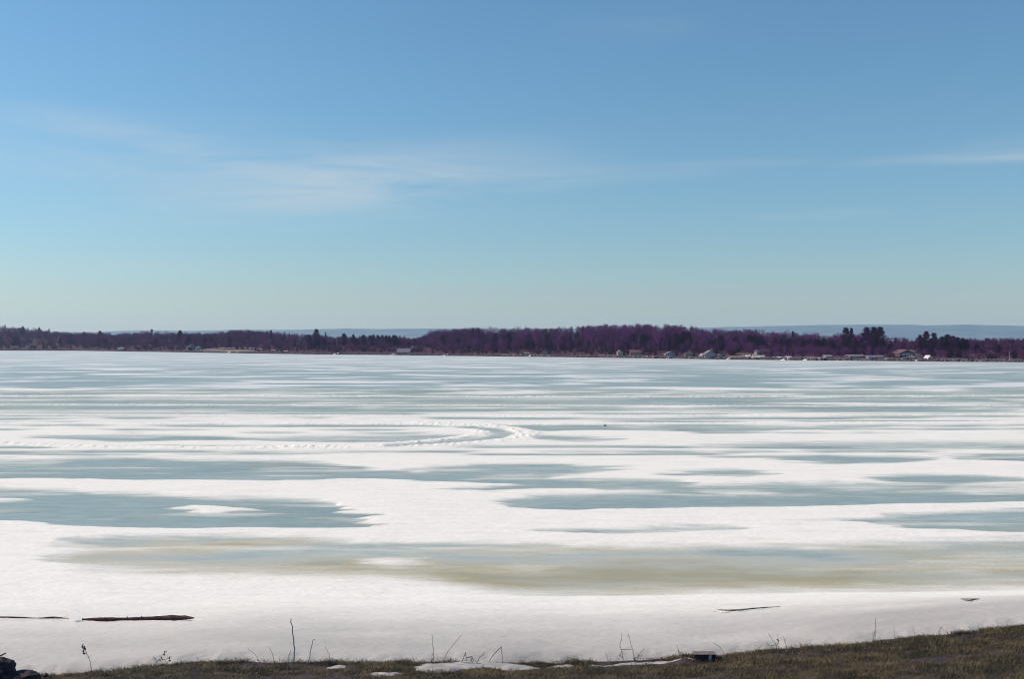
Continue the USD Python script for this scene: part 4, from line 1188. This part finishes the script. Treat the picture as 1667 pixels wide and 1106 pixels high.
instancer('dry_grass', [[('blades', grass_clump(40 + i), 'grass_blades')] for i in range(4)] + [[('blades', grass_clump(50 + i), 'green_blades')] for i in range(2)],
          np.c_[gx, gy, gz], np.c_[np.full(len(gx), 1.0), np.full(len(gx), 1.0), hgt], rng.uniform(0, 360, len(gx)), np.where(green, 4 + rng.integers(0, 2, len(gx)), rng.integers(0, 4, len(gx))),
          'matted dry olive-brown grass covering the near bank', 'grass')


def wpt(u, v, Yp):
    return np.array([(u - CU) / F * Yp, Yp, EYE - (v - HZ) / F * Yp])


def weed(label, stems, r=0.006, mat='dry_stem', heads=(), Yp=27.2, sideshoots=0, group=None, name='dry_weed', seed=0):
    g = np.random.default_rng(900 + seed + int(stems[0][0][0]))
    b = wpt(*stems[0][0], Yp)
    gz = float(near_ground(b[0:1], b[1:2])[0])
    t = thing(name, label, 'weed', (b[0], b[1], gz), 0, group)
    org = np.array([b[0], b[1], gz])
    for st in stems:
        p = np.array([wpt(u, v, Yp) for u, v in st]) - org
        p[:, 1] += g.normal(0, 0.02, len(p))
        if st is stems[0] or len(st) > 2 or True:
            low = p[0].copy()
            if abs(st[0][1] - stems[0][0][1]) < 6:
                low[2] = min(low[2], 0) - 0.08
                p[0] = low
        k = np.linspace(0, len(p) - 1, 4 * len(p))
        q = np.stack([np.interp(k, np.arange(len(p)), p[:, c]) for c in range(3)], 1)
        q[1:-1] += g.normal(0, r * 0.6, (len(q) - 2, 3))
        obj('stem', MB().tube(q, np.linspace(r * 1.15, r * 0.65, len(q)), 6).mesh(), mat, t, smooth=40)
        for _ in range(sideshoots):
            w = g.uniform(0.35, 0.95)
            c = q[int(w * (len(q) - 1))]
            d = np.array([g.normal(0, 1), g.normal(0, 0.5), g.uniform(0.3, 1.0)])
            d /= np.linalg.norm(d)
            L = g.uniform(0.05, 0.14)
            obj('side_twig', MB().tube([c, c + d * L * 0.6, c + d * L + [0, 0, 0.01]], [r * 0.5, r * 0.4, r * 0.3], 5).mesh(), mat, t)
    for (u, v, size, cnt) in heads:
        c = wpt(u, v, Yp) - org
        mb = MB()
        for _ in range(cnt):
            m = trimesh.creation.icosphere(1, 1.0)
            m.apply_scale(size * g.uniform(0.25, 0.5) * np.array([1, 1, 1.5]))
            m.apply_translation(c + g.normal(0, size * 0.55, 3) * [1, 0.7, 1.5])
            mb.tm(m)
        obj('seed_head', mb.mesh(), mat, t)
    return t


weed('dead weed with a dark clustered seed head, leaning left, near the left corner', [[(151, 1094), (146, 1078), (138, 1057)], [(141, 1066), (134, 1060)]], 0.007, 'dark_stem', [(137, 1056, 0.05, 9), (136, 1063, 0.035, 6)], sideshoots=3)
weed('dead branching weed with small seed heads, leaning right, at the left grass edge', [[(246, 1088), (258, 1076), (267, 1064)], [(258, 1077), (270, 1074), (277, 1072)], [(256, 1079), (252, 1072)]], 0.007, 'dark_stem',
     [(268, 1064, 0.04, 6), (277, 1073, 0.035, 5), (262, 1073, 0.035, 4)], sideshoots=3)
weed('tallest straight dead stalk, thick and grey, on the left grass edge', [[(480, 1082), (478, 1045), (474, 1008)]], 0.017, 'dry_stem')
weed('short grey stalk leaning right beside the tallest stalk', [[(467, 1081), (470, 1070), (474, 1059)]], 0.011, 'dry_stem')
weed('thin short stalk leaning left, left of the tallest stalk', [[(448, 1080), (444, 1068), (439, 1055)]], 0.007, 'dry_stem')
weed('medium dead stalk with a bent tip right of the tallest stalk', [[(501, 1080), (505, 1062), (510, 1043), (513, 1042)]], 0.011, 'dry_stem')
weed('thin grass stalk arching left at the left grass edge', [[(427, 1079), (416, 1066), (403, 1056)]], 0.005, 'dry_stem')
weed('faint curved stalk standing alone left of the small snow patch', [[(538, 1080), (536, 1066), (529, 1053)]], 0.006, 'dry_stem')
weed('upright dark-jointed stalk at the left end of the largest snow patch', [[(705, 1083), (706, 1065), (703, 1033)]], 0.008, 'dark_stem', [(705.5, 1066, 0.016, 3)])
weed('straight stalk leaning far right over the largest snow patch', [[(714, 1082), (732, 1058), (751, 1034)]], 0.010, 'dry_stem')
weed('bent dead reed folded into a sharp hook on the largest snow patch', [[(748, 1081), (758, 1063), (759, 1070), (760, 1080)], [(760, 1071), (768, 1070), (771, 1076)]], 0.009, 'dark_stem')
weed('short reed leaning right between the folded reeds', [[(771, 1080), (780, 1072), (790, 1063)], [(772, 1079), (766, 1070)]], 0.010, 'dark_stem')
weed('tall folded reed making an upside-down V on the largest snow patch', [[(790, 1081), (803, 1067), (816, 1054), (817, 1064), (818, 1080)]], 0.010, 'dark_stem', [(816, 1054, 0.018, 3)])
weed('bare twiggy shrub with two upright stems on the snow strip', [[(1016, 1079), (1013, 1064), (1009, 1052), (1013, 1034)], [(1034, 1079), (1031, 1063), (1027, 1050), (1023, 1031)], [(1034, 1075), (1041, 1065), (1049, 1056)],
     [(1033, 1073), (1040, 1070), (1047, 1068)], [(1014, 1072), (1008, 1067)], [(1012, 1059), (1020, 1057), (1028, 1058)]], 0.007, 'dark_stem', [(1033, 1073, 0.03, 4)], sideshoots=3, name='twiggy_shrub')
weed('thin leaning twig left of the two-stemmed shrub', [[(993, 1080), (989, 1071), (985, 1064)]], 0.005, 'dry_stem')
weed('small upright twig left of the dark box', [[(1107, 1075), (1105, 1062), (1101, 1050)], [(1106, 1066), (1110, 1061)]], 0.006, 'dark_stem', sideshoots=2)
weed('arched dead stem bending left over the dark box', [[(1179, 1073), (1177, 1062), (1171, 1053), (1160, 1047)]], 0.006, 'dark_stem')
weed('sprawling bare weed with a knotty fork on the right grass edge', [[(1269, 1063), (1266, 1050), (1266, 1034)], [(1268, 1060), (1262, 1049), (1251, 1033)], [(1283, 1062), (1279, 1048), (1275, 1037)], [(1266, 1050), (1258, 1052), (1250, 1051)]], 0.006, 'dark_stem',
     [(1266, 1044, 0.03, 4)], sideshoots=4)
weed('low dark scraggly weed left of the sprawling one', [[(1228, 1069), (1230, 1060), (1236, 1052)], [(1228, 1066), (1240, 1050)]], 0.006, 'dark_stem', [(1229, 1052, 0.02, 2)], sideshoots=3)
weed('slender upright weed with side twigs, tallest on the right bank', [[(1424, 1049), (1425, 1030), (1425, 1005)], [(1417, 1049), (1422, 1036), (1424, 1028)]], 0.006, 'dark_stem', sideshoots=5)
weed('short thin stalk right of the tallest right-bank weed', [[(1456, 1046), (1456, 1036), (1455, 1023)]], 0.005, 'dry_stem', sideshoots=1)
weed('thin leaning stalk midway along the right bank', [[(1490, 1042), (1488, 1032), (1486, 1020)]], 0.005, 'dry_stem', sideshoots=1)
weed('small looped stem on the right bank', [[(1528, 1040), (1528, 1030), (1531, 1021), (1536, 1028)]], 0.006, 'dark_stem', sideshoots=1)
weed('tiny upright stem right of the looped stem', [[(1553, 1037), (1553, 1030), (1552, 1022)]], 0.005, 'dark_stem', sideshoots=1)
weed('small twig leaning left near the right end of the bank', [[(1584, 1034), (1581, 1027), (1576, 1020)]], 0.005, 'dark_stem', sideshoots=2)
weed('thin upright stalk near the right end of the bank', [[(1592, 1033), (1592, 1024), (1591, 1013)]], 0.005, 'dry_stem', sideshoots=1)
weed('last faint stalk before the right edge', [[(1628, 1030), (1625, 1020), (1622, 1010)]], 0.005, 'dry_stem', sideshoots=1)


# things lying in the snow
def lying(name, label, category, pts, radii, mat, knots=0, seed=0, lift=0.03):
    g = np.random.default_rng(seed)
    p = np.array(pts, float)
    c = p.mean(0)
    k = np.linspace(0, len(p) - 1, 14 * len(p))
    q = np.stack([np.interp(k, np.arange(len(p)), p[:, a]) for a in range(3)], 1) - c
    rr = np.interp(k / (len(p) - 1), np.linspace(0, 1, len(radii)), radii)
    q[:, 2] += lift
    rr = rr * (1 + 0.22 * fbm2(k * 3, k * 0, 2, 1, 3, seed))
    m = MB().tube(q, rr, 12).mesh()
    v = m[0] + 0.25 * rr.repeat(12)[:, None] * (meshkit.fbm(m[0] * [9, 22, 22], 3, seed) * 2 - 1)[:, None]
    t = thing(name, label, category, tuple(c))
    obj('trunk' if knots else 'stick', (v, m[1]), mat, t, smooth=True)
    for i in range(knots):
        w = int(g.uniform(0.1, 0.9) * (len(q) - 1))
        d = np.array([g.normal(0, 0.7), g.normal(0, 0.3), g.uniform(0.4, 1)])
        d /= np.linalg.norm(d)
        obj('branch_stub', MB().tube([q[w], q[w] + d * rr[w] * 1.7], [rr[w] * 0.5, rr[w] * 0.25], 7).mesh(), mat, t)
    return t


lower = lambda pts, dz: [(a, b, c - dz) for a, b, c in pts]
lying('driftwood_log', 'long dark reddish driftwood log half sunk in the near snow', 'log', lower(log_pts, 0.09), [0.03, 0.065, 0.045, 0.055, 0.08, 0.065, 0.018], 'driftwood', knots=5, seed=3, lift=0.03)
lying('driftwood_branch', 'thin dark branch lying in the snow left of the log', 'branch', lower(thin_pts, 0.08), [0.022, 0.026, 0.014, 0.032, 0.01], 'driftwood', seed=4, lift=0.02)
lying('driftwood_branch', 'curved grey branch lying in a crack of the snow at right', 'branch', lower(twig_pts, 0.08), [0.01, 0.032, 0.026, 0.022, 0.016, 0.008], 'grey_driftwood', seed=5, lift=0.02)
lying('driftwood_branch', 'very small grey stick in the snow far right', 'branch', lower(small_pts, 0.07), [0.012, 0.035, 0.012], 'grey_driftwood', seed=6, lift=0.02)


def rock(name, label, centre, size, mat, seed, rough=0.35, parent=None):
    m = trimesh.creation.icosphere(4, 1.0)
    v = np.array(m.vertices)
    v = v * (1 + rough * (meshkit.fbm(v * 1.6 + seed, 4, seed) - 0.5))[:, None]
    v = v * size
    if parent is not None:
        return obj(name, (v + centre, np.array(m.faces)), mat, parent, smooth=40)
    t = obj(name, (v + centre, np.array(m.faces)), mat, None, smooth=40)
    return tag(t, label, 'rock')


c = wpt(3, 1094, 26.2)
bt = thing('boulder', 'dark rounded boulder with a grey top at the bottom left corner', 'rock', tuple(c))
rock('stone', '', np.array([0, 0, -0.02]), np.array([0.35, 0.30, 0.33]), 'dark_stone', 3, 0.7, bt)
rock('grey_crust', '', np.array([-0.03, -0.02, 0.09]), np.array([0.25, 0.275, 0.20]), 'grey_stone', 4, 0.30, bt)
rock('low_rock', 'low dark reddish rock lying right of the corner boulder', wpt(36, 1104, 26.1), np.array([0.46, 0.28, 0.16]), 'dark_stone', 8, 0.7)
rock('pebble', 'small dark pebble at the right tip of the low corner rock', wpt(75, 1100.5, 26.3), np.array([0.05, 0.05, 0.04]), 'dark_stone', 9, 0.3)
p0, p1 = wpt(-25, 1082, 26.3), wpt(10, 1064, 26.3)
st = thing('dark_stick', 'short dark stick poking up over the corner boulder', 'stick', tuple(p0))
obj('stick', MB().tube([(0, 0, -0.15), (p1 - p0) * 0.5 + [0, 0.01, 0.004], p1 - p0], [0.022, 0.02, 0.016], 8).mesh(), 'dark_timber', st)
x, y, z = hit(985, 694, lambda x, y: np.full(np.shape(x), 0.12), 60, 200)
rock('dark_lump', 'tiny dark lump lying alone on the snow right of the curving track', np.array([x, y, z + 0.05]), np.array([0.15, 0.11, 0.09]), 'grey_stone', 12, 0.4)

# the dark box with a pale post
b = wpt(1147, 1076.5, 26.9)
t = thing('drain_box', 'low dark box with a pale upright post sunk in the grass edge', 'box', tuple(b))
k = 26.9 / F
obj('left_panel', MB().box((-18 * k, -0.10, -0.10), (5.0 * k, 0.14, 12.0 * k)).mesh(), 'dark_timber', t)
obj('post', MB().box((5.2 * k, -0.13, -0.10), (9.6 * k, 0.12, 11.8 * k)).mesh(), 'pale_concrete', t)
obj('right_panel', MB().prism([(9.8 * k, -0.10), (20.5 * k, -0.10), (19.5 * k, 2 * k), (16.5 * k, 11.8 * k), (9.8 * k, 11.8 * k)], -0.09, 0.14).mesh(), 'dark_timber', t)
obj('cap', MB().box((-18.6 * k, -0.135, 12.1 * k), (17 * k, 0.15, 12.8 * k)).mesh(), 'weathered_board', t)

# ------------------------------------------------------------------ haze
n = {'v': ('principled_volume', {'color': (0.60, 0.82, 1.0), 'density': 0.00006, 'anisotropy': 0.15})}
material('haze_air', n, [], volume='v.volume')
hz = MB().box((-9000, -300, -5), (9000, 10400, 210)).mesh()
tag(obj('haze', hz, 'haze_air'), 'thin pale air fading the far ridge', kind='stuff')
